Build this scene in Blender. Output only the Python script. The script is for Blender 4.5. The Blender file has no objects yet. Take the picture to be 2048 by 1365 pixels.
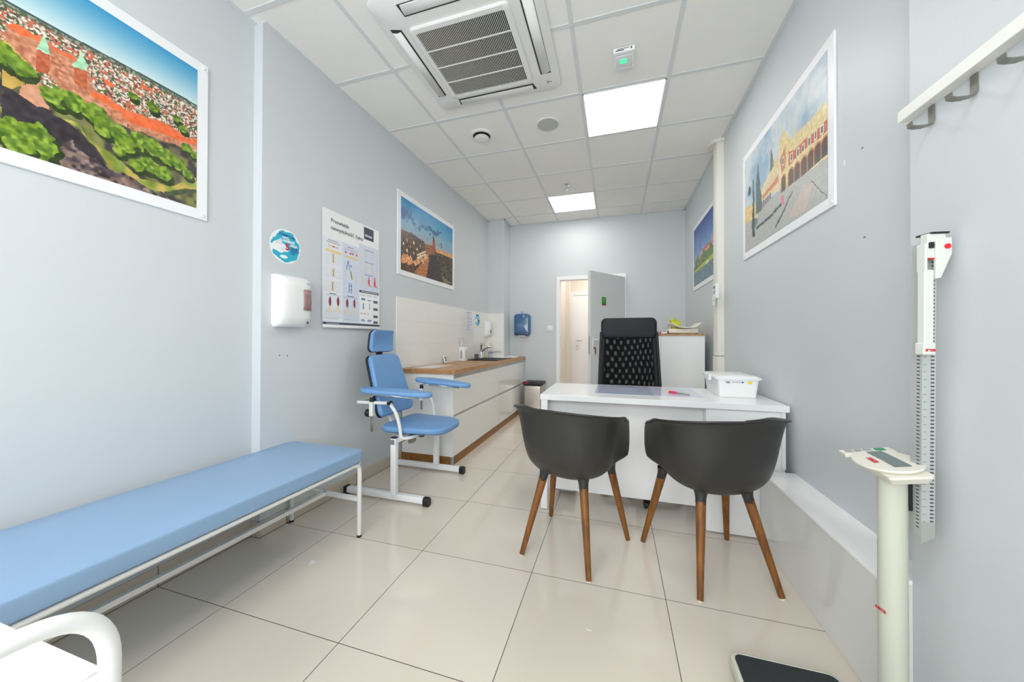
import bpy, bmesh, math, random, json
import numpy as np
from mathutils import Matrix, Vector
random.seed(7)
C = bpy.context.scene.collection
sc = bpy.context.scene
PI = math.pi

# ------------------------------------------------------------------ camera
ZC = 2.966                                   # ceiling height
cam_d = bpy.data.cameras.new('camera'); cam = bpy.data.objects.new('camera', cam_d); C.objects.link(cam)
cam_d.sensor_width = 36.0; cam_d.lens = 36.0 * 703.54 / 2048
cam_d.shift_x = 8.3 / 2048; cam_d.shift_y = -8.8 / 2048
cam_d.clip_start = 0.02
yaw, pit, rol = 0.2963, 0.0070, 0.0023
fw = Vector((-math.sin(yaw)*math.cos(pit), math.cos(yaw)*math.cos(pit), math.sin(pit)))
rt = Vector((math.cos(yaw), math.sin(yaw), 0)); up = rt.cross(fw)
r2 = rt*math.cos(rol) + up*math.sin(rol); u2 = -rt*math.sin(rol) + up*math.cos(rol)
cm = Matrix((( r2.x, u2.x, -fw.x, 1.5885), (r2.y, u2.y, -fw.y, -1.0798), (r2.z, u2.z, -fw.z, 1.1372), (0, 0, 0, 1)))
cam.matrix_world = cm
sc.camera = cam
# ------------------------------------------------------------------ view, world, daylight
sc.view_settings.view_transform = 'Standard'; sc.view_settings.look = 'None'
sc.view_settings.gamma = 1; sc.view_settings.use_curve_mapping = False
sc.view_settings.exposure = 1.48
sc.cycles.max_bounces = 10; sc.cycles.diffuse_bounces = 7; sc.cycles.glossy_bounces = 5
sc.cycles.sample_clamp_indirect = 6
PANEL_E = 4.0
w = bpy.data.worlds.new('world'); sc.world = w; w.use_nodes = True
bg = w.node_tree.nodes['Background']; bg.inputs[0].default_value = (0.90, 0.95, 1.0, 1); bg.inputs[1].default_value = 0.8
ld = bpy.data.lights.new('daylight', 'AREA'); ld.shape = 'RECTANGLE'; ld.size = 2.4; ld.size_y = 1.7
ld.energy = 37; ld.color = (0.97, 0.985, 1.0)
lo = bpy.data.objects.new('daylight', ld); C.objects.link(lo)
lo.location = (1.0, -2.85, 1.75); lo.rotation_euler = (PI/2, 0, 0)      # outside the window behind the camera, shining in (+y)

# ------------------------------------------------------------------ materials
def lin(c):
    c = c/255.0
    return c/12.92 if c <= 0.04045 else ((c+0.055)/1.055)**2.4
def rgb(t): return (lin(t[0]), lin(t[1]), lin(t[2]), 1)
MATS = {}
def M(name, col, rough=0.5, metal=0.0, var=0.04, scale=6.0, bump=0.0, bscale=60.0, emit=0.0, coat=0.0, trans=0.0, spec=0.5):
    if name in MATS: return MATS[name]
    m = bpy.data.materials.new(name); m.use_nodes = True; MATS[name] = m
    nt = m.node_tree; b = nt.nodes['Principled BSDF']
    c = rgb(col)
    b.inputs['Roughness'].default_value = rough; b.inputs['Metallic'].default_value = metal
    b.inputs['Coat Weight'].default_value = coat; b.inputs['Coat Roughness'].default_value = 0.05
    b.inputs['Transmission Weight'].default_value = trans
    b.inputs['Specular IOR Level'].default_value = spec
    tc = nt.nodes.new('ShaderNodeTexCoord')
    n = nt.nodes.new('ShaderNodeTexNoise'); n.inputs['Scale'].default_value = scale; n.inputs['Detail'].default_value = 3
    nt.links.new(tc.outputs['Object'], n.inputs['Vector'])
    r = nt.nodes.new('ShaderNodeMix'); r.data_type = 'RGBA'
    r.inputs[6].default_value = tuple(x*(1-var) for x in c[:3]) + (1,)
    r.inputs[7].default_value = tuple(min(1, x*(1+var)) for x in c[:3]) + (1,)
    nt.links.new(n.outputs['Fac'], r.inputs[0]); nt.links.new(r.outputs[2], b.inputs['Base Color'])
    if bump > 0:
        n2 = nt.nodes.new('ShaderNodeTexNoise'); n2.inputs['Scale'].default_value = bscale; n2.inputs['Detail'].default_value = 4
        nt.links.new(tc.outputs['Object'], n2.inputs['Vector'])
        bp = nt.nodes.new('ShaderNodeBump'); bp.inputs['Strength'].default_value = bump; bp.inputs['Distance'].default_value = 0.002
        nt.links.new(n2.outputs['Fac'], bp.inputs['Height']); nt.links.new(bp.outputs['Normal'], b.inputs['Normal'])
    if emit > 0:
        b.inputs['Emission Color'].default_value = c; b.inputs['Emission Strength'].default_value = emit
    return m
def wood(name, c1, c2, rough=0.4, scale=(1, 12, 12), dist=3.0):
    m = bpy.data.materials.new(name); m.use_nodes = True; MATS[name] = m
    nt = m.node_tree; b = nt.nodes['Principled BSDF']; b.inputs['Roughness'].default_value = rough
    tc = nt.nodes.new('ShaderNodeTexCoord'); mp = nt.nodes.new('ShaderNodeMapping'); mp.inputs['Scale'].default_value = scale
    n = nt.nodes.new('ShaderNodeTexNoise'); n.inputs['Scale'].default_value = 3; n.inputs['Detail'].default_value = 6; n.inputs['Distortion'].default_value = dist*0.3
    cr = nt.nodes.new('ShaderNodeValToRGB'); cr.color_ramp.elements[0].position = 0.3; cr.color_ramp.elements[1].position = 0.72
    cr.color_ramp.elements[0].color = rgb(c1); cr.color_ramp.elements[1].color = rgb(c2)
    nt.links.new(tc.outputs['Object'], mp.inputs['Vector']); nt.links.new(mp.outputs['Vector'], n.inputs['Vector'])
    nt.links.new(n.outputs['Fac'], cr.inputs['Fac']); nt.links.new(cr.outputs['Color'], b.inputs['Base Color'])
    return m
WALL = M('painted wall', (206, 211, 214), 0.45, var=0.012, scale=1.6, bump=0.15, bscale=90, spec=0.35)
WALLR = WALL
WHITE = M('white satin', (236, 237, 236), 0.35, var=0.01)
GLOSSW = M('white high gloss', (235, 235, 232), 0.12, var=0.008, coat=0.3)
DESKW = M('white desk laminate', (238, 239, 240), 0.22, var=0.008)
TRIMW = M('door white', (236, 237, 238), 0.35, var=0.01)
LEAF = M('door leaf grey white', (222, 225, 226), 0.4, var=0.01)
ALU = M('brushed aluminium', (190, 192, 190), 0.35, metal=0.9)
CHROME = M('chrome', (215, 218, 222), 0.12, metal=1.0)
COUCH = M('couch leatherette', (138, 170, 203), 0.36, var=0.02, scale=2.5, bump=0.25, bscale=500)
BLUE = M('blue leatherette', (108, 154, 203), 0.38, var=0.03, scale=2.5, bump=0.25, bscale=500)
BLK = M('black plastic', (24, 25, 27), 0.45, var=0.1)
TUBEW = M('white powder coat', (228, 228, 226), 0.3, var=0.01)
GREY = M('dark grey polypropylene', (47, 47, 45), 0.42, var=0.03, bump=0.12, bscale=700)
CREAM = M('cream plastic', (225, 222, 210), 0.35, var=0.015)
OLIVE = M('pale olive enamel', (200, 203, 188), 0.3, var=0.015)
CERAM = M('white ceramic tile', (232, 232, 228), 0.12, var=0.01)
RED = M('red ink', (205, 30, 40), 0.4); NAVY = M('navy ink', (40, 50, 80), 0.5); DARKINK = M('dark ink', (70, 75, 82), 0.6)
WHITEINK = M('white ink', (240, 242, 245), 0.5)
OAK = wood('oak worktop', (158, 112, 70), (196, 150, 100), 0.38, (10, 1.2, 10))
PLINTH = wood('brown plinth', (128, 84, 38), (160, 110, 58), 0.45, (6, 1.5, 14))
WALNUT = wood('stained wood leg', (100, 60, 20), (144, 92, 34), 0.45, (14, 14, 1.6))

# ------------------------------------------------------------------ mesh building
class MB:
    def __init__(s): s.v = []; s.f = []; s.mi = []; s.cur = 0
    def add(s, vs, fs):
        n = len(s.v); s.v += [tuple(p) for p in vs]; s.f += [tuple(i+n for i in f) for f in fs]; s.mi += [s.cur]*len(fs); return s
    def box(s, x0, x1, y0, y1, z0, z1):
        v = [(x, y, z) for z in (z0, z1) for y in (y0, y1) for x in (x0, x1)]
        return s.add(v, [(0, 2, 3, 1), (4, 5, 7, 6), (0, 1, 5, 4), (2, 6, 7, 3), (0, 4, 6, 2), (1, 3, 7, 5)])
    def rbox(s, x0, x1, y0, y1, z0, z1, r=0.005, seg=3):
        bm = bmesh.new(); bmesh.ops.create_cube(bm, size=1)
        for v in bm.verts: v.co = ((x0+x1)/2 + v.co.x*(x1-x0), (y0+y1)/2 + v.co.y*(y1-y0), (z0+z1)/2 + v.co.z*(z1-z0))
        r = min(r, abs(x1-x0)/2.02, abs(y1-y0)/2.02, abs(z1-z0)/2.02)
        bmesh.ops.bevel(bm, geom=bm.edges[:], offset=r, segments=seg, profile=0.5, affect='EDGES')
        s.bm(bm); return s
    def bm(s, bm):
        bm.verts.index_update(); s.add([v.co[:] for v in bm.verts], [tuple(v.index for v in f.verts) for f in bm.faces]); bm.free()
    def prism(s, pts, a0, a1, axis='z'):
        def P(p, a): return {'z': (p[0], p[1], a), 'y': (p[0], a, p[1]), 'x': (a, p[0], p[1])}[axis]
        n = len(pts); v = [P(p, a0) for p in pts] + [P(p, a1) for p in pts]
        return s.add(v, [tuple(range(n-1, -1, -1)), tuple(range(n, 2*n))] + [(i, (i+1) % n, n+(i+1) % n, n+i) for i in range(n)])
    def cyl(s, p0, p1, r0, r1=None, n=20, cap=True):
        if r1 is None: r1 = r0
        p0, p1 = Vector(p0), Vector(p1); d = (p1-p0).normalized()
        a = d.cross(Vector((0, 0, 1)) if abs(d.z) < 0.9 else Vector((1, 0, 0))).normalized(); b = d.cross(a)
        v = []
        for p, r in ((p0, r0), (p1, r1)):
            v += [p + (a*math.cos(t*2*PI/n) + b*math.sin(t*2*PI/n))*r for t in range(n)]
        f = [(i, (i+1) % n, n+(i+1) % n, n+i) for i in range(n)]
        if cap: f += [tuple(range(n-1, -1, -1)), tuple(range(n, 2*n))]
        return s.add(v, f)
    def lathe(s, prof, cx=0, cy=0, n=28, sx=1, sy=1):
        v = []; m = len(prof)
        for r, z in prof: v += [(cx+r*sx*math.cos(t*2*PI/n), cy+r*sy*math.sin(t*2*PI/n), z) for t in range(n)]
        f = [(j*n+i, j*n+(i+1) % n, (j+1)*n+(i+1) % n, (j+1)*n+i) for j in range(m-1) for i in range(n)]
        f += [tuple(range(n-1, -1, -1)), tuple(range((m-1)*n, m*n))]
        return s.add(v, f)
    def tube(s, pts, r, n=12, cap=True, sq=False):
        pts = [Vector(p) for p in pts]; v = []; prev = None
        if sq: n = 4
        for i, p in enumerate(pts):
            t = (pts[min(i+1, len(pts)-1)] - pts[max(i-1, 0)]).normalized()
            if prev is None:
                a = t.cross(Vector((0, 0, 1)) if abs(t.z) < 0.9 else Vector((0, 1, 0))).normalized()
            else: a = (prev - t*prev.dot(t)).normalized()
            prev = a; b = t.cross(a)
            if sq: v += [p + a*r*x + b*r*y for x, y in ((1, 1), (-1, 1), (-1, -1), (1, -1))]
            else: v += [p + (a*math.cos(k*2*PI/n) + b*math.sin(k*2*PI/n))*r for k in range(n)]
        f = [(j*n+i, j*n+(i+1) % n, (j+1)*n+(i+1) % n, (j+1)*n+i) for j in range(len(pts)-1) for i in range(n)]
        if cap: f += [tuple(range(n-1, -1, -1)), tuple(range((len(pts)-1)*n, len(pts)*n))]
        return s.add(v, f)
    def grid(s, rows, closed=False):
        n = len(rows[0]); v = [p for r in rows for p in r]; k = n if closed else n-1
        return s.add(v, [(j*n+i, j*n+(i+1) % n, (j+1)*n+(i+1) % n, (j+1)*n+i) for j in range(len(rows)-1) for i in range(k)])
    def pad(s, out, z0, z1, r=0.012, crown=0.008, seg=5):
        # cushion from a 2-D outline with rounded rims and a slightly domed top
        cx = sum(p[0] for p in out)/len(out); cy = sum(p[1] for p in out)/len(out)
        def ring(inset, z):
            o = []
            for x, y in out:
                d = math.hypot(x-cx, y-cy); k = (d-inset)/d if d > 0 else 1; o.append((cx+(x-cx)*k, cy+(y-cy)*k, z))
            return o
        rows = [ring(r*0.6, z0)]
        for i in range(seg+1):
            a = i/seg*PI/2; rows.append(ring(r*(1-math.cos(PI/2-a)) if False else r*(1-math.sin(a)) if i else r, z0 + r*(1-math.cos(a))))
        for i in range(seg+1):
            a = i/seg*PI/2; rows.append(ring(r*(1-math.cos(a)), z1 - r + r*math.sin(a)))
        rr = min(math.hypot(x-cx, y-cy) for x, y in out)
        for k in (0.3, 0.6, 0.85): rows.append([(cx+(p[0]-cx)*(1-k), cy+(p[1]-cy)*(1-k), z1 + crown*(1-(1-k)**2)) for p in rows[2*seg+2]])
        s.grid(rows, closed=True); n = len(out); b = len(s.v) - n
        s.add([], []); s.f.append(tuple(range(b, b+n))); s.mi.append(s.cur)
        b0 = len(s.v) - n*len(rows); s.f.append(tuple(range(b0+n-1, b0-1, -1))); s.mi.append(s.cur)
        return s
    def xf(s, m, start=0):
        for i in range(start, len(s.v)): s.v[i] = tuple(m @ Vector(s.v[i]))
        return s
    def center(s):
        a = np.array(s.v); return ((a[:, 0].min()+a[:, 0].max())/2, (a[:, 1].min()+a[:, 1].max())/2, a[:, 2].min())
OFF = {}
def props(o, label=None, cat=None, group=None, kind=None):
    if label: o['label'] = label
    if cat: o['category'] = cat
    if group: o['group'] = group
    if kind: o['kind'] = kind
    return o
def thing(name, loc, label, cat, group=None):
    o = bpy.data.objects.new(name, None); o.empty_display_size = 0.1; C.objects.link(o); o.location = loc
    OFF[o.name] = Vector(loc); return props(o, label, cat, group)
def obj(name, mb, mat, parent=None, smooth=None, bevel=0, sub=0, label=None, local=False, solid=0):
    mats = mat if isinstance(mat, (list, tuple)) else [mat]
    if parent is not None: off = Vector((0, 0, 0)) if local else OFF[parent.name]
    else: off = Vector((0, 0, 0)) if local else Vector(mb.center())
    me = bpy.data.meshes.new(name)
    me.from_pydata([tuple(Vector(p)-off) for p in mb.v], [], mb.f)
    for m in mats: me.materials.append(m)
    if len(mats) > 1: me.polygons.foreach_set('material_index', mb.mi)
    bm = bmesh.new(); bm.from_mesh(me); bmesh.ops.recalc_face_normals(bm, faces=bm.faces[:]); bm.to_mesh(me); bm.free()
    if smooth:
        me.polygons.foreach_set('use_smooth', [True]*len(me.polygons))
        if smooth is not True: me.set_sharp_from_angle(angle=math.radians(smooth))
    me.update()
    o = bpy.data.objects.new(name, me); C.objects.link(o)
    if parent is not None: o.parent = parent; OFF[o.name] = off
    else: o.location = off; OFF[o.name] = off
    if solid: md = o.modifiers.new('thickness', 'SOLIDIFY'); md.thickness = solid; md.offset = 0
    if bevel:
        md = o.modifiers.new('bevel', 'BEVEL'); md.width = bevel; md.segments = 2; md.limit_method = 'ANGLE'; md.angle_limit = math.radians(40)
    if sub: md = o.modifiers.new('subdivision', 'SUBSURF'); md.levels = sub; md.render_levels = sub
    if label: o['label'] = label
    return o
def struct(name, mb, mat, parent=None, **k):
    o = obj(name, mb, mat, parent, **k)
    if parent is None: o['kind'] = 'structure'
    return o
def fillet(pts, r, seg=6):
    pts = [Vector(p) for p in pts]; out = [pts[0]]
    for i in range(1, len(pts)-1):
        p, a, b = pts[i], pts[i-1], pts[i+1]; da = (a-p); db = (b-p); rr = min(r, da.length*0.49, db.length*0.49)
        A = p + da.normalized()*rr; B = p + db.normalized()*rr
        for k in range(seg+1):
            t = k/seg; out.append(A*(1-t)**2 + p*2*t*(1-t) + B*t*t)
    out.append(pts[-1]); return out
# frames for flat prints: wall the print hangs on -> (x direction, normal)
def frame(origin, kind, ang=0.0):
    ax = {'L': ((0, 1, 0), (0, 0, 1), (1, 0, 0)), 'R': ((0, -1, 0), (0, 0, 1), (-1, 0, 0)), 'B': ((1, 0, 0), (0, 0, 1), (0, -1, 0)), 'T': ((1, 0, 0), (0, 1, 0), (0, 0, 1))}[kind]
    m = Matrix([[ax[c][r] for c in range(3)] for r in range(3)]).to_4x4()
    return Matrix.Translation(Vector(origin)) @ Matrix.Rotation(ang, 4, 'Z') @ m
def text(body, size, fr, x, y, mat, parent, name='lettering', z=0.0006, align='LEFT', bold=0.0, sx=1.0, rot=0.0):
    cu = bpy.data.curves.new('t', 'FONT'); cu.body = body; cu.size = size; cu.align_x = align; cu.extrude = 0.0003; cu.offset = bold
    to = bpy.data.objects.new('t', cu); C.objects.link(to)
    dg = bpy.context.evaluated_depsgraph_get(); me = bpy.data.meshes.new_from_object(to.evaluated_get(dg))
    bpy.data.objects.remove(to); bpy.data.curves.remove(cu)
    off = OFF[parent.name]
    me.transform(Matrix.Translation(-off) @ fr @ Matrix.Translation((x, y, z)) @ Matrix.Rotation(rot, 4, 'Z') @ Matrix.Diagonal((sx, 1, 1, 1)))
    me.materials.clear(); me.materials.append(mat)
    o = bpy.data.objects.new(name, me); C.objects.link(o); o.parent = parent; OFF[o.name] = off; return o
# ------------------------------------------------------------------ printed pictures
def vnoise(W, H, cells, rs):
    cx = max(2, int(cells)); cy = max(2, int(cells*H/W)); g = rs.rand(cy+2, cx+2)
    x = np.linspace(0, cx, W, endpoint=False); y = np.linspace(0, cy, H, endpoint=False)
    xi = x.astype(int); yi = y.astype(int); fx = x-xi; fy = y-yi; fx = fx*fx*(3-2*fx); fy = fy*fy*(3-2*fy)
    a = g[yi][:, xi]; b = g[yi][:, xi+1]; c = g[yi+1][:, xi]; d = g[yi+1][:, xi+1]
    return (a*(1-fx)+b*fx)*(1-fy)[:, None] + (c*(1-fx)+d*fx)*fy[:, None]
class Canvas:
    def __init__(s, W, H, asp, seed=1):
        s.W, s.H, s.asp = W, H, asp; s.rs = np.random.RandomState(seed)
        s.X, s.Y = np.meshgrid((np.arange(W)+0.5)/W, (np.arange(H)+0.5)/H); s.a = np.ones((H, W, 3))*255; s.WX = s.X; s.WY = s.Y
    def warp(s, k):
        s.WX = s.X + (s.n(45)-0.5)*k + (s.n(14)-0.5)*k; s.WY = s.Y + (s.n(45)-0.5)*k*s.asp + (s.n(14)-0.5)*k
    def n(s, cells): return vnoise(s.W, s.H, cells, s.rs)
    def put(s, m, col, jit=0, cells=60, col2=None):
        c = np.zeros((s.H, s.W, 3)) + np.array(col, float)
        if col2 is not None:
            k = np.clip((s.n(cells)-0.3)/0.4, 0, 1)[..., None]; c = c*(1-k) + np.array(col2, float)*k
        if jit: c += ((s.n(cells)-0.5)*2*jit)[..., None]
        s.a[m] = c[m]
    def mask(s, pts):
        X, Y = s.WX, s.WY; ins = np.zeros(X.shape, bool); n = len(pts)
        for i in range(n):
            x0, y0 = pts[i]; x1, y1 = pts[(i+1) % n]
            if y0 == y1: continue
            c = ((y0 > Y) != (y1 > Y)) & (X < (x1-x0)*(Y-y0)/(y1-y0)+x0); ins ^= c
        return ins
    def poly(s, pts, col, jit=0, cells=60, col2=None): s.put(s.mask(pts), col, jit, cells, col2)
    def ell(s, cx, cy, rx, ry, col, jit=0, cells=60, rough=0.0, col2=None):
        d = ((s.X-cx)/rx)**2 + ((s.Y-cy)/ry)**2
        if rough: d = d + (s.n(70)-0.5)*rough
        s.put(d < 1, col, jit, cells, col2)
    def rect(s, x0, y0, x1, y1, col, **k): s.put((s.X >= x0) & (s.X < x1) & (s.Y >= y0) & (s.Y < y1), col, **k)
    def below(s, pts):
        xs = [p[0] for p in pts]; ys = [p[1] for p in pts]; return s.Y < np.interp(s.X, xs, ys)
    def build(s, name, fr, wd, ht, parent, z=0.0012, rough=0.35):
        W, H = s.W, s.H
        gx, gy = np.meshgrid(np.linspace(0, wd, W+1), np.linspace(0, ht, H+1)); v = np.stack([gx.ravel(), gy.ravel(), np.full(gx.size, z)], 1)
        i, j = np.meshgrid(np.arange(W), np.arange(H)); b = (j*(W+1)+i).ravel(); f = np.stack([b, b+1, b+W+2, b+W+1], 1)
        me = bpy.data.meshes.new(name); me.vertices.add(len(v)); me.vertices.foreach_set('co', v.ravel())
        me.loops.add(f.size); me.loops.foreach_set('vertex_index', f.ravel().astype(np.int32))
        me.polygons.add(len(f)); me.polygons.foreach_set('loop_start', np.arange(0, f.size, 4, dtype=np.int32))
        me.update(calc_edges=True)
        a = np.clip(s.a, 0, 255)/255; a = np.where(a <= 0.04045, a/12.92, ((a+0.055)/1.055)**2.4)
        col = np.ones((W*H, 4, 4)); col[:, :, :3] = a.reshape(-1, 1, 3)
        at = me.color_attributes.new('print', 'FLOAT_COLOR', 'CORNER'); at.data.foreach_set('color', col.ravel().astype(np.float32))
        me.transform(Matrix.Translation(-OFF[parent.name]) @ fr)
        m = bpy.data.materials.get('printed picture %g' % rough)
        if m is None:
            m = bpy.data.materials.new('printed picture %g' % rough); m.use_nodes = True; nt = m.node_tree
            at = nt.nodes.new('ShaderNodeAttribute'); at.attribute_name = 'print'
            nt.links.new(at.outputs['Color'], nt.nodes['Principled BSDF'].inputs['Base Color']); nt.nodes['Principled BSDF'].inputs['Roughness'].default_value = rough
        me.materials.append(m)
        o = bpy.data.objects.new(name, me); C.objects.link(o); o.parent = parent; OFF[o.name] = OFF[parent.name]; return o

# ================================================================== THE SETTING
def wx(y): return -0.355 + 0.055*(y-0.435)/3.605        # surface of the far part of the left wall
LA = -math.atan(0.055/3.605)
# floor: beige polished tiles 60 cm with thin dark joints
fm = bpy.data.materials.new('polished floor tiles'); fm.use_nodes = True; nt = fm.node_tree; b = nt.nodes['Principled BSDF']
g = nt.nodes.new('ShaderNodeNewGeometry'); sp = nt.nodes.new('ShaderNodeSeparateXYZ'); nt.links.new(g.outputs['Position'], sp.inputs[0])
def mth(op, a, bb=None, nt=nt):
    n = nt.nodes.new('ShaderNodeMath'); n.operation = op
    for i, x in enumerate((a, bb)):
        if x is None: continue
        if isinstance(x, (int, float)): n.inputs[i].default_value = x
        else: nt.links.new(x, n.inputs[i])
    return n.outputs[0]
def joint(sock, off, pitch, half):
    q = mth('DIVIDE', mth('SUBTRACT', sock, off), pitch); fr = mth('SUBTRACT', q, mth('FLOOR', q))
    d = mth('MINIMUM', fr, mth('SUBTRACT', 1.0, fr)); return mth('LESS_THAN', d, half/pitch), mth('FLOOR', q)
jx, ix = joint(sp.outputs[0], 0.0, 0.6, 0.0014); jy, iy = joint(sp.outputs[1], 0.0, 0.6, 0.0014)
J = mth('MAXIMUM', jx, jy)
wn = nt.nodes.new('ShaderNodeTexWhiteNoise'); wn.noise_dimensions = '2D'; cb = nt.nodes.new('ShaderNodeCombineXYZ')
nt.links.new(ix, cb.inputs[0]); nt.links.new(iy, cb.inputs[1]); nt.links.new(cb.outputs[0], wn.inputs['Vector'])
nz = nt.nodes.new('ShaderNodeTexNoise'); nz.inputs['Scale'].default_value = 2.2; nz.inputs['Detail'].default_value = 5; nt.links.new(g.outputs['Position'], nz.inputs['Vector'])
mixf = mth('ADD', mth('MULTIPLY', wn.outputs['Value'], 0.45), mth('MULTIPLY', nz.outputs['Fac'], 0.55))
mx = nt.nodes.new('ShaderNodeMix'); mx.data_type = 'RGBA'; mx.inputs[6].default_value = rgb((212, 202, 188)); mx.inputs[7].default_value = rgb((224, 215, 202)); nt.links.new(mixf, mx.inputs[0])
m2 = nt.nodes.new('ShaderNodeMix'); m2.data_type = 'RGBA'; nt.links.new(J, m2.inputs[0]); nt.links.new(mx.outputs[2], m2.inputs[6]); m2.inputs[7].default_value = rgb((60, 48, 38))
nt.links.new(m2.outputs[2], b.inputs['Base Color']); b.inputs['Roughness'].default_value = 0.1
nt.links.new(mth('ADD', mth('MULTIPLY', J, 0.6), 0.09), b.inputs['Roughness']); b.inputs['Specular IOR Level'].default_value = 0.6
struct('floor', MB().box(-0.7, 2.8, -2.8, 6.6, -0.1, 0), fm)
# ceiling: mineral tiles in a metal grid
cmat = M('mineral ceiling tile', (240, 239, 235), 0.85, var=0.02, scale=8, bump=0.4, bscale=220, spec=0.2)
gmat = M('ceiling grid metal', (216, 219, 220), 0.45, var=0.01)
mb = MB(); mb.box(-0.7, 2.8, -2.8, 4.36, ZC, ZC+0.1); mb.cur = 1
for c in range(-1, 5):
    x = 0.144 + 0.6*c
    if -0.41 < x < 2.52: mb.box(x-0.012, x+0.012, -2.6, 4.355, ZC-0.004, ZC+0.001)
for k in range(-8, 4):
    y = 2.167 + 0.6*k; mb.box(-0.42, 2.53, y-0.012, y+0.012, ZC-0.0038, ZC+0.001)
struct('ceiling', mb, [cmat, gmat])
# walls
mb = MB(); mb.box(-0.7, -0.42, -2.8, 0.435, 0, ZC)
mb.prism([(-0.7, 0.435), (-0.355, 0.435), (wx(4.36), 4.36), (-0.7, 4.36)], 0, ZC)
struct('wall_left', mb, WALL)
mb = MB(); mb.box(2.53, 2.8, 0.303, 4.36, 0, ZC); mb.box(2.45, 2.8, -2.8, 0.303, 0, ZC)
struct('wall_right', mb, WALLR)
mb = MB(); mb.box(-0.7, 0.742, 4.355, 4.475, 0, ZC); mb.box(1.715, 2.8, 4.355, 4.475, 0, ZC); mb.box(0.742, 1.715, 4.355, 4.475, 2.075, ZC)
mb.box(-0.45, -0.036, 4.04, 4.36, 0, ZC)
struct('wall_back', mb, WALL)
WX0, WX1, WZ0, WZ1 = -0.1, 2.1, 0.95, 2.55
mb = MB(); mb.box(-0.7, WX0, -2.8, -2.6, 0, ZC); mb.box(WX1, 2.8, -2.8, -2.6, 0, ZC); mb.box(WX0, WX1, -2.8, -2.6, 0, WZ0); mb.box(WX0, WX1, -2.8, -2.6, WZ1, ZC)
struct('wall_front', mb, WALL)
gl = bpy.data.materials.new('window glass'); gl.use_nodes = True; nt = gl.node_tree; nt.nodes.remove(nt.nodes['Principled BSDF'])
tr = nt.nodes.new('ShaderNodeBsdfTransparent'); gs = nt.nodes.new('ShaderNodeBsdfGlossy'); gs.inputs['Roughness'].default_value = 0.02; ms = nt.nodes.new('ShaderNodeMixShader'); ms.inputs[0].default_value = 0.08
nt.links.new(tr.outputs[0], ms.inputs[1]); nt.links.new(gs.outputs[0], ms.inputs[2]); nt.links.new(ms.outputs[0], nt.nodes['Material Output'].inputs[0])
wt = thing('window_1', (1.0, -2.7, WZ0), None, None); wt['kind'] = 'structure'
mb = MB()
for x0, x1, z0, z1 in ((WX0, WX0+0.06, WZ0, WZ1), (WX1-0.06, WX1, WZ0, WZ1), (WX0, WX1, WZ0, WZ0+0.06), (WX0, WX1, WZ1-0.06, WZ1), (0.96, 1.04, WZ0, WZ1)): mb.box(x0, x1, -2.73, -2.66, z0, z1)
obj('window_frame', mb, WHITE, wt); obj('pane', MB().box(WX0+0.05, WX1-0.05, -2.70, -2.695, WZ0+0.05, WZ1-0.05), gl, wt)
# perimeter ceiling strips
def strip(n, mb): struct(n, mb, gmat)
strip('trim_2', MB().box(-0.42, -0.396, -2.6, 0.435, ZC-0.006, ZC+0.001))
mb = MB(); mb.prism([(-0.355, 0.435), (-0.331, 0.435), (wx(4.04)+0.024, 4.04), (wx(4.04), 4.04)], ZC-0.006, ZC+0.001); strip('trim_3', mb)
strip('trim_4', MB().box(2.506, 2.53, 0.303, 4.355, ZC-0.006, ZC+0.001))
mb = MB(); mb.box(-0.036, 2.53, 4.331, 4.355, ZC-0.006, ZC+0.001); mb.box(wx(4)+0.001, -0.012, 4.016, 4.04, ZC-0.006, ZC+0.001); mb.box(-0.036, -0.012, 4.016, 4.355, ZC-0.006, ZC+0.001); strip('trim_5', mb)
# beige skirting tiles on the left wall
SK = M('skirting tile', (205, 193, 175), 0.2, var=0.02, scale=3); SKJ = M('dark joint', (40, 34, 28), 0.8)
mb = MB(); mb.box(-0.421, -0.411, -2.6, 0.428, 0.003, 0.09); mb.box(-0.421, -0.346, 0.4265, 0.436, 0.003, 0.09)
mb.prism([(-0.356, 0.427), (-0.346, 0.427), (wx(1.79)+0.009, 1.79), (wx(1.79)-0.001, 1.79)], 0.003, 0.09)
mb.cur = 1; mb.box(-0.4195, -0.412, -2.6, 0.43, 0.0, 0.003); mb.box(-0.4195, -0.347, 0.428, 0.436, 0.0, 0.003); mb.prism([(-0.355, 0.428), (-0.347, 0.428), (wx(1.79)+0.008, 1.79), (wx(1.79), 1.79)], 0.0, 0.003)
for y in (-1.2, -0.6, 0.0): mb.box(-0.42, -0.4105, y-0.0012, y+0.0012, 0, 0.0905)
for y in (0.6, 1.2): mb.box(wx(y)-0.001, wx(y)+0.0108, y-0.0012, y+0.0012, 0, 0.0905)
struct('baseboard_left', mb, [SK, SKJ])
SKW = WALL
mb = MB(); mb.box(2.521, 2.53, 1.95, 4.355, 0, 0.09); struct('baseboard_right', mb, SK)
mb = MB(); mb.box(-0.03, 0.71, 4.346, 4.355, 0, 0.09); mb.box(1.745, 2.52, 4.346, 4.355, 0, 0.09); struct('baseboard_back', mb, SK)
# boxed ledge along the right wall
LEDG = M('glossy ledge tile', (226, 227, 225), 0.1, var=0.012); LEDT = M('white ledge top', (248, 248, 248), 0.2, var=0.01)
mb = MB(); mb.box(2.37, 2.5305, 0.303, 1.222, 0.0, 0.392); mb.cur = 1; mb.box(2.366, 2.5305, 0.303, 1.224, 0.392, 0.405)
struct('trim_1', mb, [LEDG, LEDT], bevel=0.002)
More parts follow.
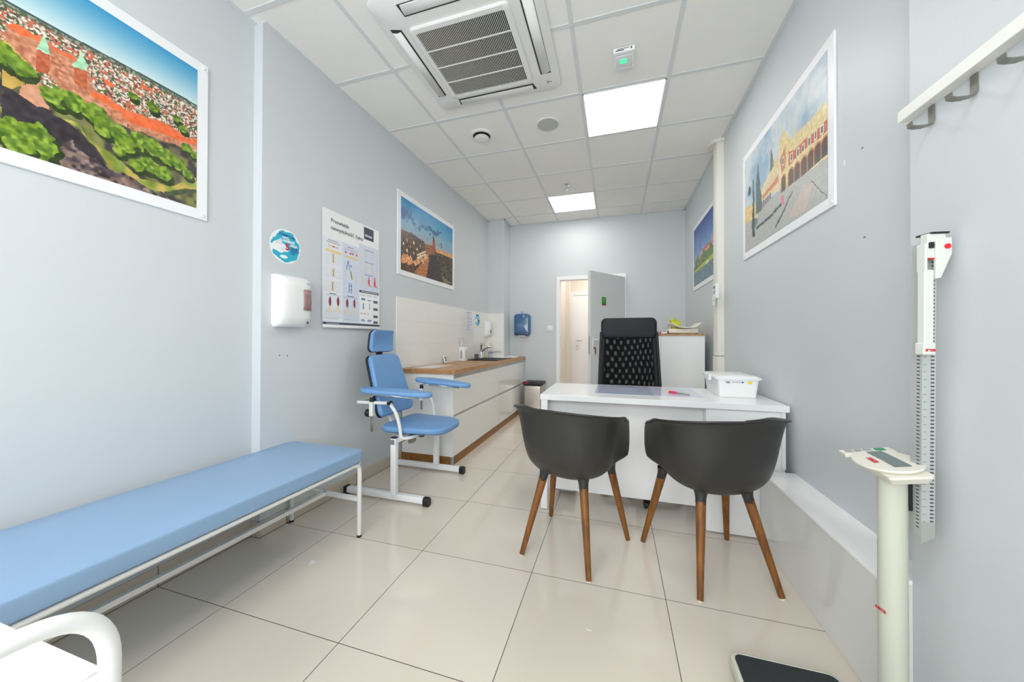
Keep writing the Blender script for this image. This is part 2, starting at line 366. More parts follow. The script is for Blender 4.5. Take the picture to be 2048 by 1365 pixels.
# white ceramic wall tiles behind the worktop
tm = bpy.data.materials.new('ceramic wall tiles'); tm.use_nodes = True; nt = tm.node_tree; b = nt.nodes['Principled BSDF']
g = nt.nodes.new('ShaderNodeNewGeometry'); sp = nt.nodes.new('ShaderNodeSeparateXYZ'); nt.links.new(g.outputs['Position'], sp.inputs[0])
jy, _ = joint(mth('ADD', sp.outputs[1], sp.outputs[0], nt), 1.70, 0.62, 0.0012) if False else (None, None)
def joint2(sock, off, pitch, half):
    q = mth('DIVIDE', mth('SUBTRACT', sock, off, nt), pitch, nt); fr = mth('SUBTRACT', q, mth('FLOOR', q, None, nt), nt)
    d = mth('MINIMUM', fr, mth('SUBTRACT', 1.0, fr, nt), nt); return mth('LESS_THAN', d, half/pitch, nt)
J = mth('MAXIMUM', joint2(sp.outputs[2], 1.53, 0.222, 0.0014), joint2(mth('ADD', sp.outputs[0], sp.outputs[1], nt), 1.37, 0.6, 0.0012), nt)
m2 = nt.nodes.new('ShaderNodeMix'); m2.data_type = 'RGBA'; nt.links.new(J, m2.inputs[0]); m2.inputs[6].default_value = rgb((234, 233, 229)); m2.inputs[7].default_value = rgb((216, 214, 208))
nt.links.new(m2.outputs[2], b.inputs['Base Color']); b.inputs['Roughness'].default_value = 0.13
mb = MB(); mb.prism([(wx(1.705)-0.001, 1.705), (wx(1.705)+0.010, 1.705), (wx(4.03)+0.010, 4.03), (-0.035, 4.03), (-0.035, 4.041), (wx(4.041)-0.001, 4.041)], 0.86, 1.53)
struct('trim_6', mb, tm)
# door in the back wall
d1 = thing('door_1', (1.23, 4.355, 0), None, None); d1['kind'] = 'structure'
mb = MB()
for x0, x1, z0, z1 in ((0.716, 0.771, 0, 2.05), (1.686, 1.741, 0, 2.05), (0.716, 1.741, 2.05, 2.105)): mb.box(x0, x1, 4.337, 4.3545, z0, z1)
for x0, x1, z0, z1 in ((0.743, 0.771, 0, 2.05), (1.686, 1.714, 0, 2.05), (0.743, 1.714, 2.05, 2.074)): mb.box(x0, x1, 4.355, 4.48, z0, z1)
obj('door_frame', mb, TRIMW, d1)
hx, hy = 1.690, 4.333; ex, ey = 1.245, 3.668
dl = math.hypot(hx-ex, hy-ey); da = math.atan2(ey-hy, ex-hx)
DM = Matrix.Translation((hx, hy, 0)) @ Matrix.Rotation(da, 4, 'Z')    # local x runs from the hinges to the free edge; local +y is towards the camera side
leaf = obj('door_leaf', MB().box(0.0, dl, 0.0, 0.04, 0.01, 2.045).xf(DM), LEAF, d1, bevel=0.003)
def on(mb): return mb.xf(DM)
plate = on(MB().rbox(dl-0.075, dl-0.04, 0.04, 0.048, 0.93, 1.17, 0.004))
hd = obj('handle_plate', plate, TRIMW, leaf, smooth=40)
obj('lever_handle', on(MB().tube(fillet([(dl-0.058, 0.045, 1.13), (dl-0.058, 0.09, 1.13), (dl-0.175, 0.09, 1.13)], 0.02), 0.010)), TRIMW, leaf, smooth=True)
BRASS = M('brass', (150, 110, 60), 0.35, metal=0.8)
obj('key_bunch', on(MB().box(dl-0.062, dl-0.054, 0.048, 0.075, 1.01, 1.035).box(dl-0.07, dl-0.064, 0.062, 0.078, 0.96, 1.02).box(dl-0.08, dl-0.074, 0.062, 0.07, 0.935, 0.985)), BRASS, leaf)
obj('lock_faceplate', on(MB().box(dl-0.001, dl+0.0015, 0.01, 0.03, 0.94, 1.18)), ALU, leaf)
for z in (0.3, 1.79): obj('hinge', MB().cyl((1.700, 4.325, z-0.045), (1.700, 4.325, z+0.045), 0.008), ALU, d1)
obj('strike_plate', MB().box(0.770, 0.7725, 4.36, 4.385, 1.0, 1.2), ALU, d1)
# little hall behind the door
HALL = M('hall paint', (228, 222, 214), 0.6, var=0.01)
mb = MB(); mb.box(0.40, 0.72, 4.475, 5.75, 0, ZC); mb.box(0.3, 2.8, 5.75, 5.9, 0, ZC); mb.box(2.4, 2.6, 4.475, 5.75, 0, ZC)
mb.box(0.72, 0.80, 5.35, 5.45, 0, 2.6)
struct('wall_hall', mb, HALL)
struct('ceiling_hall', MB().box(0.3, 2.8, 4.36, 6.6, 2.62, 2.7), HALL)
d2 = thing('door_2', (1.2, 5.75, 0), None, None); d2['kind'] = 'structure'
mb = MB()
for x0, x1, z0, z1 in ((0.76, 0.82, 0, 1.98), (1.64, 1.70, 0, 1.98), (0.76, 1.70, 1.98, 2.04)): mb.box(x0, x1, 5.725, 5.752, z0, z1)
obj('door_frame', mb, TRIMW, d2)
obj('door_leaf', MB().box(0.82, 1.64, 5.738, 5.752, 0.01, 1.98), TRIMW, d2)
obj('lever_handle', MB().rbox(0.872, 0.905, 5.728, 5.738, 0.95, 1.16, 0.003).tube([(0.89, 5.735, 1.11), (0.89, 5.69, 1.11), (0.99, 5.69, 1.11)], 0.009), ALU, d2)
obj('key', MB().box(0.886, 0.894, 5.69, 5.728, 0.99, 1.03), BRASS, d2)
hl = bpy.data.lights.new('hall_light', 'AREA'); hl.size = 0.6; hl.energy = 5.0; hl.color = (1.0, 0.93, 0.86)
ho = bpy.data.objects.new('hall_light', hl); C.objects.link(ho); ho.location = (1.4, 5.1, 2.6)

# ================================================================== CEILING THINGS
EM = M('lit diffuser', (255, 253, 248), 0.5, var=0.0, emit=PANEL_E)
def panel(x, y, label):
    t = thing('ceiling_light', (x+0.3, y+0.3, ZC-0.006), label, 'ceiling light', None)
    mb = MB(); a, b2 = 0.010, 0.590
    for q in ((a, 0.020, a, b2), (0.580, b2, a, b2), (a, b2, a, 0.020), (a, b2, 0.580, b2)): mb.box(x+q[0], x+q[1], y+q[2], y+q[3], ZC-0.006, ZC-0.0005)
    obj('frame', mb, WHITE, t); obj('diffuser', MB().box(x+0.019, x+0.581, y+0.019, y+0.581, ZC-0.0045, ZC-0.0008), EM, t)
panel(1.344, 1.567, 'large lit square ceiling panel between the exit sign and the desk')
panel(0.744, 3.367, 'small-looking lit square ceiling panel near the back wall, behind the sprinkler')
panel(1.344, -1.433, 'lit square ceiling panel out of view above the camera')
panel(0.144, -2.033, 'lit square ceiling panel out of view towards the window')
# air conditioner cassette
ac = thing('air_conditioner', (0.753, 0.965, ZC-0.04), 'white square ceiling cassette air conditioner with a dark slatted grille', 'air conditioner')
ACW = M('cassette white plastic', (232, 232, 230), 0.35, var=0.01)
def rsq(cx, cy, hx, hy, r, n=6):
    o = []
    for sx, sy, a0 in ((1, 1, 0), (-1, 1, 90), (-1, -1, 180), (1, -1, 270)):
        for k in range(n+1):
            a = math.radians(a0 + 90*k/n); o.append((cx+sx*(hx-r)+r*math.cos(a), cy+sy*(hy-r)+r*math.sin(a)))
    return o
acx, acy = 0.753, 0.965
rows = [[(x, y, z) for x, y in rsq(acx, acy, h, h, r)] for h, r, z in ((0.455, 0.05, ZC+0.001), (0.472, 0.06, ZC-0.008), (0.470, 0.06, ZC-0.014), (0.455, 0.05, ZC-0.022), (0.345, 0.045, ZC-0.036), (0.338, 0.045, ZC-0.036))]
mb = MB().grid(rows, closed=True); n = len(rows[0]); mb.f.append(tuple(range(len(mb.v)-n, len(mb.v)))); mb.mi.append(0)
obj('housing', mb, ACW, ac, smooth=35)
GX0, GX1, GY0, GY1 = 0.445, 1.045, 0.683, 1.283
mb = MB()
fr_o = rsq((GX0+GX1)/2, (GY0+GY1)/2, 0.302, 0.302, 0.03); fr_i = rsq(0.744, 0.986, 0.270, 0.272, 0.012)
rr = [[(x, y, z) for x, y in L] for L, z in ((fr_o, ZC-0.034), (fr_o, ZC-0.048), ([(a[0]*0.985+0.744*0.015, a[1]*0.985+0.986*0.015) for a in fr_o], ZC-0.052), (fr_i, ZC-0.052), (fr_i, ZC-0.036))]
obj('grille_frame', MB().grid(rr, closed=True), ACW, ac, smooth=35)
obj('intake', MB().box(0.474, 1.014, 0.714, 1.258, ZC-0.0385, ZC-0.0368), M('deep black', (6, 6, 7), 0.9, spec=0.1), ac)
mb = MB(); ns = 54
for i in range(ns+1):
    x = 0.474 + 0.540*i/ns; mb.box(x-0.0016, x+0.0016, 0.714, 1.258, ZC-0.0505, ZC-0.0485)
for y in (0.850, 0.986, 1.122): mb.box(0.474, 1.014, y-0.0028, y+0.0028, ZC-0.0525, ZC-0.0475)
obj('grille_slats', mb, ACW, ac)
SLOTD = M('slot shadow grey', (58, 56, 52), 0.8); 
def slot(side):
    # local: u along the slot, w outwards from the centre
    L = 0.285; mb = MB(); fl = MB()
    zt = lambda wv: ZC - 0.036 + (wv-0.345)/0.11*0.014
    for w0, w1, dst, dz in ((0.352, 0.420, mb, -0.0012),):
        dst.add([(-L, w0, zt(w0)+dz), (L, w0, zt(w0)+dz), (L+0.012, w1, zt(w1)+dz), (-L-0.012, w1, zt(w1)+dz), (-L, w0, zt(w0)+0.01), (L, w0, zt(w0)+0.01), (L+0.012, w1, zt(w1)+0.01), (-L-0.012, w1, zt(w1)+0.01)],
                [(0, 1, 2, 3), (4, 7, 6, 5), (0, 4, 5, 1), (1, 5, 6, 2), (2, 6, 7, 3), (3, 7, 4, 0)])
    k = 7; rows = []
    for i in range(k+1):
        a = i/k; wv = 0.362 + 0.056*a; z = zt(wv) - 0.004 - 0.006*math.sin(PI*a)
        rows.append([(-L+0.008, wv, z), (L-0.008, wv, z)])
    fl.grid(rows)
    ang = {'far': 0, 'left': PI/2, 'near': PI, 'right': -PI/2}[side]
    T = Matrix.Translation((acx, acy, 0)) @ Matrix.Rotation(ang, 4, 'Z')
    sl = obj('air_slot', mb.xf(T), SLOTD, ac); obj('louver', fl.xf(T), ACW, sl, smooth=True, solid=0.003)
for sd in ('far', 'left', 'near', 'right'): slot(sd)
obj('status_badge', MB().box(1.135, 1.165, 1.335, 1.339, ZC-0.0335, ZC-0.031).box(1.135, 1.139, 1.325, 1.352, ZC-0.0335, ZC-0.031), M('grey print', (120, 122, 124), 0.5), ac)
# round vent, speaker, sprinkler, emergency light
vt = thing('ceiling_vent', (0.44, 1.865, ZC-0.03), 'round white air valve with a dark ring gap in the ceiling', 'vent')
obj('rim', MB().lathe([(0.070, ZC+0.002), (0.108, ZC), (0.110, ZC-0.006), (0.098, ZC-0.011), (0.082, ZC-0.010), (0.076, ZC-0.002)], 0.44, 1.865, 40), WHITE, vt, smooth=40)
obj('gap_ring', MB().lathe([(0.05, ZC-0.0005), (0.079, ZC-0.0015), (0.078, ZC-0.0035), (0.05, ZC-0.0035)], 0.44, 1.865, 36), BLK, vt)
obj('disc', MB().lathe([(0.02, ZC-0.002), (0.052, ZC-0.010), (0.064, ZC-0.020), (0.066, ZC-0.026), (0.06, ZC-0.029), (0.02, ZC-0.031), (0.002, ZC-0.031)], 0.44, 1.865, 36), WHITE, vt, smooth=40)
sp_ = thing('ceiling_speaker', (1.04, 1.87, ZC-0.01), 'flush round speaker with a grey mesh cover in the ceiling', 'speaker')
obj('rim', MB().lathe([(0.08, ZC+0.001), (0.102, ZC), (0.102, ZC-0.004), (0.094, ZC-0.007), (0.088, ZC-0.005)], 1.04, 1.87, 40), WHITE, sp_, smooth=40)
obj('mesh_cover', MB().lathe([(0.089, ZC-0.003), (0.088, ZC-0.006), (0.002, ZC-0.0075)], 1.04, 1.87, 40), M('speaker mesh grey', (186, 188, 182), 0.6, bump=0.5, bscale=600), sp_, smooth=40)
sk = thing('sprinkler', (1.042, 3.096, ZC-0.06), 'small chrome fire sprinkler hanging from the ceiling before the far light panel', 'sprinkler')
obj('rosette', MB().lathe([(0.04, ZC+0.001), (0.04, ZC-0.003), (0.022, ZC-0.012), (0.012, ZC-0.013)], 1.042, 3.096, 24), CHROME, sk, smooth=40)
obj('head', MB().cyl((1.042, 3.096, ZC-0.01), (1.042, 3.096, ZC-0.04), 0.008).tube([(1.054, 3.096, ZC-0.03), (1.056, 3.096, ZC-0.045), (1.042, 3.096, ZC-0.058)], 0.003).tube([(1.030, 3.096, ZC-0.03), (1.028, 3.096, ZC-0.045), (1.042, 3.096, ZC-0.058)], 0.003), CHROME, sk)
obj('deflector', MB().cyl((1.042, 3.096, ZC-0.058), (1.042, 3.096, ZC-0.061), 0.018), CHROME, sk)
em = thing('emergency_light', (1.64, 1.29, ZC-0.04), 'small white emergency luminaire with a green lit window in the ceiling', 'emergency light')
obj('housing', MB().rbox(1.580, 1.702, 1.232, 1.372, ZC-0.030, ZC+0.001, 0.006), WHITE, em, smooth=40)
obj('label_plate', MB().box(1.578, 1.704, 1.216, 1.234, ZC-0.034, ZC-0.004), WHITE, em)
fr = Matrix.Translation((1.582, 1.2158, ZC-0.030)) @ frame((0, 0, 0), 'B')
mb = MB()
mb.box(1.590, 1.640, 1.2148, 1.2159, ZC-0.024, ZC-0.018); mb.box(1.600, 1.670, 1.2148, 1.2159, ZC-0.014, ZC-0.011); mb.box(1.680, 1.688, 1.2148, 1.2159, ZC-0.022, ZC-0.010)
obj('label_print', mb, DARKINK, em)
obj('bezel', MB().rbox(1.592, 1.690, 1.250, 1.350, ZC-0.034, ZC-0.028, 0.004), M('frosted lens', (222, 226, 227), 0.2), em, smooth=40)
obj('lamp_window', MB().rbox(1.618, 1.658, 1.276, 1.312, ZC-0.0365, ZC-0.032, 0.002), M('green indicator', (60, 200, 130), 0.3, emit=0.6), em)

# ================================================================== WALL PICTURES
PD = json.loads('''{"p1":{"hor":[[0.452,0.736],[0.492,0.759],[0.638,0.748],[0.781,0.74],[1.001,0.748]],"wall":[[0.459,0.612],[0.486,0.63],[0.535,0.632],[0.613,0.645],[0.648,0.618],[0.657,0.502],[0.703,0.489],[0.732,0.467],[0.815,0.494],[0.896,0.501],[0.953,0.493],[1.002,0.499],[1.002,0.413],[0.953,0.398],[0.896,0.387],[0.821,0.379],[0.732,0.365],[0.649,0.405],[0.615,0.4],[0.57,0.438],[0.551,0.462],[0.514,0.465],[0.486,0.493],[0.46,0.537]],"r1":[[0.459,0.612],[0.482,0.642],[0.535,0.641],[0.532,0.619],[0.514,0.614],[0.489,0.6]],"r2":[[0.543,0.641],[0.605,0.626],[0.612,0.605],[0.558,0.615]],"r3":[[0.648,0.488],[0.703,0.489],[0.698,0.445],[0.648,0.454]],"r4":[[0.703,0.479],[0.739,0.474],[0.732,0.436],[0.703,0.439]],"r5":[[0.739,0.469],[0.896,0.501],[0.949,0.49],[0.946,0.44],[0.821,0.412],[0.735,0.413]],"r6":[[0.95,0.472],[1.002,0.499],[1.002,0.462],[0.95,0.443]],"r7":[[0.679,0.595],[0.717,0.585],[0.707,0.565],[0.684,0.57]],"r8":[[0.8,0.68],[0.836,0.68],[0.831,0.663],[0.798,0.661]],"t1":[[0.521,0.579],[0.535,0.614],[0.554,0.574],[0.551,0.462],[0.522,0.447]],"t1g":[[0.519,0.568],[0.535,0.663],[0.557,0.573],[0.536,0.565]],"t2":[[0.608,0.572],[0.646,0.596],[0.64,0.483],[0.608,0.488]],"t2g":[[0.608,0.572],[0.614,0.608],[0.626,0.698],[0.639,0.647],[0.646,0.582]],"lawn":[[0.453,0.537],[0.486,0.519],[0.514,0.465],[0.501,0.363],[0.474,0.308],[0.454,0.313]],"round":[[0.492,0.345],[0.533,0.406],[0.548,0.359],[0.548,0.279],[0.522,0.263],[0.491,0.292]],"road":[[0.454,0.288],[0.474,0.308],[0.491,0.292],[0.541,0.254],[0.571,0.264],[0.632,0.216],[0.668,0.148],[0.705,0.067],[0.668,-0.008],[0.6,0.001],[0.524,0.034],[0.456,-0.003]],"lawn2":[[0.56,0.253],[0.619,0.281],[0.65,0.202],[0.723,0.162],[0.801,0.081],[0.898,0.09],[1.003,0.218],[1.004,0.133],[0.874,0.029],[0.764,0.035],[0.71,0.07],[0.667,0.168],[0.619,0.243]],"roofs":[[0.564,0.076],[0.612,0.161],[0.616,0.126],[0.668,0.09],[0.705,0.067],[0.744,0.084],[0.863,0.005],[1.004,-0.001],[0.696,-0.005],[0.6,0.001],[0.561,0.009]],"edge":[[0.874,0.041],[1.003,0.145],[1.004,0.115],[0.88,0.01]]},"p1trees":[[0.453,0.479,0.023],[0.467,0.452,0.026],[0.493,0.441,0.025],[0.571,0.365,0.029],[0.611,0.377,0.028],[0.667,0.364,0.029],[0.694,0.31,0.029],[0.733,0.303,0.026],[0.753,0.258,0.026],[0.799,0.307,0.029],[0.838,0.305,0.029],[0.885,0.286,0.029],[0.822,0.183,0.028],[0.874,0.164,0.025],[0.934,0.266,0.023],[0.967,0.218,0.016],[0.733,0.2,0.016],[0.509,0.084,0.052],[0.489,0.041,0.029],[0.96,0.403,0.016],[0.987,0.377,0.013],[0.784,0.155,0.02],[0.92,0.57,0.013],[0.946,0.523,0.013],[0.837,0.57,0.016],[0.772,0.58,0.013]],"p2":{"bl":[[-0.015,0.548],[0.061,0.555],[0.155,0.567],[0.268,0.551],[0.389,0.528],[0.414,0.363],[0.227,0.179],[-0.012,0.07]],"bl2":[[0.389,0.503],[0.536,0.535],[0.57,0.419],[0.422,0.341]],"cl1":[[-0.016,0.862],[0.099,0.857],[0.253,0.783],[0.154,0.724],[-0.016,0.708]],"cl2":[[0.224,0.722],[0.42,0.789],[0.62,0.817],[0.757,0.804],[0.693,0.756],[0.452,0.716],[0.297,0.672]],"cl3":[[0.586,0.62],[0.787,0.632],[0.73,0.597]],"cl4":[[0.389,0.627],[0.502,0.611],[0.453,0.603]],"tw":[[0.544,0.615],[0.599,0.638],[0.605,0.405],[0.545,0.397]],"sp":[[0.549,0.617],[0.57,0.723],[0.593,0.635]],"st":[[0.213,0.034],[0.454,0.327],[0.487,0.326],[0.424,-0.007],[0.301,-0.014]],"aw":[[0.184,0.166],[0.438,0.372],[0.47,0.358],[0.454,0.302],[0.227,0.114]],"dk":[[0.486,0.364],[0.731,0.448],[0.733,-0.003],[0.408,-0.011],[0.455,0.202]],"rt":[[0.604,0.509],[0.807,0.529],[1.035,0.554],[1.038,-0.004],[0.733,-0.003],[0.71,0.28],[0.623,0.384]],"rt2":[[0.604,0.509],[1.035,0.554],[1.036,0.481],[0.622,0.463]],"gr":[[0.732,0.26],[0.907,0.228],[0.887,0.152],[0.732,0.206]],"gr2":[[0.733,0.111],[0.991,0.036],[0.809,0.001]]},"p2hor":[[-0.014,0.499],[0.39,0.478],[0.622,0.503],[1.035,0.561]],"p3":{"gnd":[[-0.019,0.317],[0.539,0.355],[0.674,0.32],[1.005,0.289],[1.004,-0.012],[-0.021,-0.007]],"bld":[[0.539,0.355],[0.534,0.782],[0.563,0.789],[0.585,0.863],[0.599,0.788],[0.633,0.774],[0.646,0.709],[0.705,0.665],[0.718,0.748],[0.733,0.663],[0.769,0.667],[0.885,0.656],[0.98,0.659],[1.007,0.632],[1.005,0.276],[0.674,0.32]],"red":[[0.642,0.599],[0.751,0.554],[1.006,0.527],[1.006,0.454],[0.75,0.483],[0.645,0.475]],"redl":[[0.551,0.609],[0.611,0.685],[0.611,0.501],[0.561,0.459]],"lb":[[0.286,0.4],[0.287,0.507],[0.408,0.6],[0.458,0.63],[0.529,0.658],[0.539,0.355]],"lbr":[[0.301,0.445],[0.433,0.465],[0.528,0.498],[0.528,0.434],[0.301,0.401]],"twr":[[0.416,0.594],[0.421,0.708],[0.439,0.787],[0.458,0.68],[0.465,0.608]],"yl":[[-0.018,0.489],[0.183,0.443],[0.228,0.288],[-0.019,0.307]],"mon":[[0.198,0.322],[0.205,0.615],[0.239,0.803],[0.262,0.614],[0.287,0.454],[0.295,0.306]],"lamp":[[0.146,0.711],[0.162,0.7],[0.181,0.097],[0.131,0.11]],"be1":[[0.203,0.19],[0.327,0.191],[0.327,0.165],[0.203,0.153]],"be2":[[0.333,0.197],[0.456,0.192],[0.456,0.167],[0.333,0.162]],"be3":[[0.456,0.209],[0.56,0.223],[0.56,0.199],[0.456,0.176]],"ped":[[0.56,0.286],[0.588,0.268],[0.588,0.191],[0.56,0.223]],"ln":[[0.684,0.247],[0.693,0.236],[0.484,0.03],[0.472,0.044]],"ln2":[[0.875,0.199],[0.997,0.023],[0.997,0.015],[0.87,0.197]],"pth":[[0.802,0.221],[0.883,0.18],[0.818,0.018],[0.633,0.043]]},"p3arch":[[0.587,0.363],[0.671,0.359],[0.735,0.358],[0.802,0.352],[0.865,0.353],[0.924,0.353],[0.982,0.35]],"p3win":[[0.679,0.524],[0.745,0.509],[0.796,0.503],[0.852,0.504],[0.907,0.504],[0.958,0.497],[0.583,0.568]],"p4":{"wat":[[-0.037,0.244],[0.58,0.231],[0.989,0.229],[0.987,-0.03],[-0.038,-0.001]],"gr":[[-0.037,0.267],[0.581,0.299],[0.989,0.319],[0.988,0.223],[0.58,0.224],[-0.037,0.236]],"tr":[[0.001,0.28],[0.057,0.334],[0.148,0.398],[0.234,0.414],[0.396,0.431],[0.581,0.434],[0.634,0.535],[0.701,0.455],[0.843,0.425],[0.961,0.451],[0.989,0.295],[0.581,0.285],[0.001,0.249]],"ca1":[[0.169,0.345],[0.234,0.459],[0.284,0.471],[0.297,0.554],[0.329,0.542],[0.341,0.451],[0.388,0.406],[0.376,0.31],[0.233,0.311]],"ca2":[[0.416,0.481],[0.616,0.501],[0.766,0.507],[0.788,0.473],[0.788,0.422],[0.435,0.446]],"ca3":[[0.797,0.469],[0.798,0.596],[0.823,0.598],[0.847,0.562],[0.853,0.434]],"rf":[[0.416,0.53],[0.617,0.515],[0.766,0.517],[0.775,0.49],[0.616,0.488],[0.416,0.495]],"bt":[[0.545,0.256],[0.633,0.275],[0.677,0.254],[0.598,0.226]]}}''')
PAPER = M('white foam board', (240, 241, 243), 0.4, var=0.006)
def poster(fr, wd, ht, label, painter, W=300, H=196, mg=0.05):
    o3 = fr @ Vector((wd/2, 0, 0))
    t = thing('wall_picture', tuple(o3), label, 'picture')
    mb = MB().rbox(0, wd, 0, ht, -0.004, 0.006, 0.002, 1).xf(fr); obj('board', mb, PAPER, t)
    for x, y in ((0.022, 0.022), (wd-0.022, 0.022), (0.022, ht-0.022), (wd-0.022, ht-0.022)):
        obj('mounting_button', MB().lathe([(0.009, 0.006), (0.009, 0.009), (0.005, 0.0105), (0.001, 0.0108)], x, y, 12).xf(fr), WHITE, t, smooth=50)
    cv = Canvas(W, H, wd/ht, seed=len(label)); cv.warp(0.010); painter(cv)
    cv.build('picture_print', fr @ Matrix.Translation((mg, mg, 0.0065)), wd-2*mg, ht-2*mg, t, z=0.0004)
def p_aerial(c):
    P = PD['p1']; X, Y = c.X, c.Y
    hor = 0.742 + 0.006*np.sin(X*9); k = np.clip((Y-hor)/(1-hor), 0, 1)[..., None]
    c.a = (1-k)*np.array((205, 226, 228.)) + k*np.array((56, 150, 200.)); k = np.clip(k*1.25, 0, 1); c.a = c.a
    b = Y < hor
    n1, n2, n3 = c.n(190), c.n(110), c.n(170)
    city = np.zeros((c.H, c.W, 3)) + np.array((176, 158, 138.))
    for m, col in ((n1 > 0.62, (222, 205, 190)), (n1 < 0.36, (84, 88, 62)), (n2 > 0.66, (196, 110, 80)), (n3 > 0.72, (235, 228, 218)), (n3 < 0.22, (90, 78, 72)), (n2 < 0.2, (84, 108, 50))): city[m] = col
    c.a[b] = city[b]; far = (Y > hor-0.035) & b; c.a[far] = c.a[far]*0.5 + np.array((70, 95, 80.))*0.5
    far2 = (Y > hor-0.01) & b; c.a[far2] = (60, 90, 90)
    c.put(Y < 0.40 + 0.0*X, (70, 62, 66), 20, 40, (128, 130, 70)); 
    c.poly([(0, 0.66), (0.45, 0.60), (0.45, 0.35), (0, 0.36)], (190, 120, 88), 35, 90); c.poly([(0, 0.67), (0.12, 0.7), (0.3, 0.66), (0.45, 0.62), (0.45, 0.57), (0.2, 0.6), (0, 0.62)], (232, 112, 66), 15, 60)
    c.poly(P['lawn2'], (196, 172, 84), 22, 30, (120, 140, 50)); c.poly(P['lawn'], (170, 172, 60), 18, 30, (196, 160, 80))
    c.poly(P['road'], (52, 46, 52), 14, 60); c.poly(P['roofs'], (70, 60, 66), 30, 90, (140, 116, 104)); c.poly(P['round'], (206, 150, 118), 16, 80)
    c.poly(P['wall'], (208, 144, 112), 22, 120, (186, 118, 88))
    for s_, t_ in ((0.55+0.02*i, 0.0) for i in range(0)): pass
    for i in range(46):
        s0 = 0.62+0.008*i; t0 = 0.43 - 0.28*(s0-0.62)
        if i % 2: c.rect(s0, t0-0.02, s0+0.003, t0-0.008, (120, 74, 60))
    for k_ in ('r1', 'r2', 'r3', 'r4', 'r5', 'r6', 'r7', 'r8'): c.poly(P[k_], (236, 112, 62), 14, 90)
    for k_, cc in (('t1', (184, 92, 60)), ('t2', (188, 98, 62)), ('t1g', (164, 214, 176)), ('t2g', (172, 220, 180))): c.poly(P[k_], cc, 18, 110)
    for s0, t0, r in PD['p1trees']:
        c.ell(s0+0.006, t0-0.025, r*1.35, r*2.0, (44, 62, 22), 14, 60, 0.5)
        c.ell(s0, t0, r*1.25, r*1.85, (88, 120, 32), 26, 90, 0.9, (136, 164, 50))
    for x in (0.08, 0.2, 0.33): c.ell(x, 0.4, 0.07, 0.08, (92, 126, 34), 26, 90, 0.6, (134, 164, 50))
    c.poly(P['edge'], (70, 84, 58), 10, 60)
def p_dusk(c):
    P = PD['p2']; X, Y = c.X, c.Y; k = np.clip((Y-0.48)/0.52, 0, 1)[..., None]
    c.a = (1-k)*np.array((172, 178, 182.)) + k*np.array((96, 186, 214.)); kk = np.clip((Y-0.68)/0.4, 0, 1)[..., None]; c.a = c.a*(1-kk*0.85) + np.array((30, 130, 196.))*kk*0.85
    m = (Y < 0.6); g2 = np.clip((0.6-Y)/0.12, 0, 1)[..., None]*0.5; c.a = c.a*(1-g2) + np.array((206, 160, 160.))*g2
    edge = np.clip(np.abs(X-0.6)*1.0, 0, 1)[..., None]*0.5; c.a = c.a*(1-edge) + np.array((40, 126, 190.))*edge
    cl = c.n(9)*0.6 + c.n(22)*0.4
    c.warp(0.07)
    for k_, cc in (('cl1', (64, 104, 160)), ('cl2', (40, 104, 152)), ('cl3', (44, 110, 152)), ('cl4', (60, 112, 150))): c.poly(P[k_], cc, 16, 18)
    c.warp(0.008)
    mm = (cl > 0.62) & (Y > 0.62); c.a[mm] = c.a[mm]*0.75 + np.array((60, 110, 160.))*0.25
    low = np.interp(X, [0, 0.38, 0.62, 1.0], [0.50, 0.48, 0.50, 0.52]); c.put(Y < low, (54, 42, 36), 26, 70, (120, 72, 40))
    c.poly(P['bl'], (98, 76, 60), 20, 60, (70, 54, 46)); c.poly(P['bl2'], (150, 92, 54), 30, 80)
    c.poly(P['dk'], (50, 40, 36), 12, 60); c.poly(P['rt'], (96, 66, 44), 40, 70, (44, 44, 30)); c.poly(P['rt2'], (226, 160, 92), 30, 90)
    c.poly(P['gr'], (70, 74, 44), 14, 60); c.poly(P['gr2'], (130, 116, 74), 12, 60)
    c.poly(P['st'], (190, 116, 64), 30, 90); c.poly(P['aw'], (226, 168, 116), 30, 60)
    for i in range(7):
        for j in range(4):
            s0 = 0.03+0.055*i; t0 = 0.42 - 0.075*j + 0.0*i
            c.rect(s0, t0, s0+0.018, t0+0.045, ((60, 48, 42), (250, 226, 170), (120, 84, 54), (210, 140, 76))[(i*3+j*5) % 4])
    for i in range(11): c.ell(0.03+0.027*(i % 6)+0.01*(i//6), 0.13 + 0.05*(i//6) + 0.012*(i % 3), 0.026, 0.034, (222, 134, 72), 24, 60, 0.4, (246, 190, 130))
    for i in range(14): c.ell(0.27+0.022*(i % 7), 0.25+0.016*(i % 7)+0.04*(i//7), 0.012, 0.014, (252, 226, 186))
    c.poly(P['tw'], (150, 78, 48), 20, 80); c.poly(P['sp'], (64, 60, 66), 8, 60)
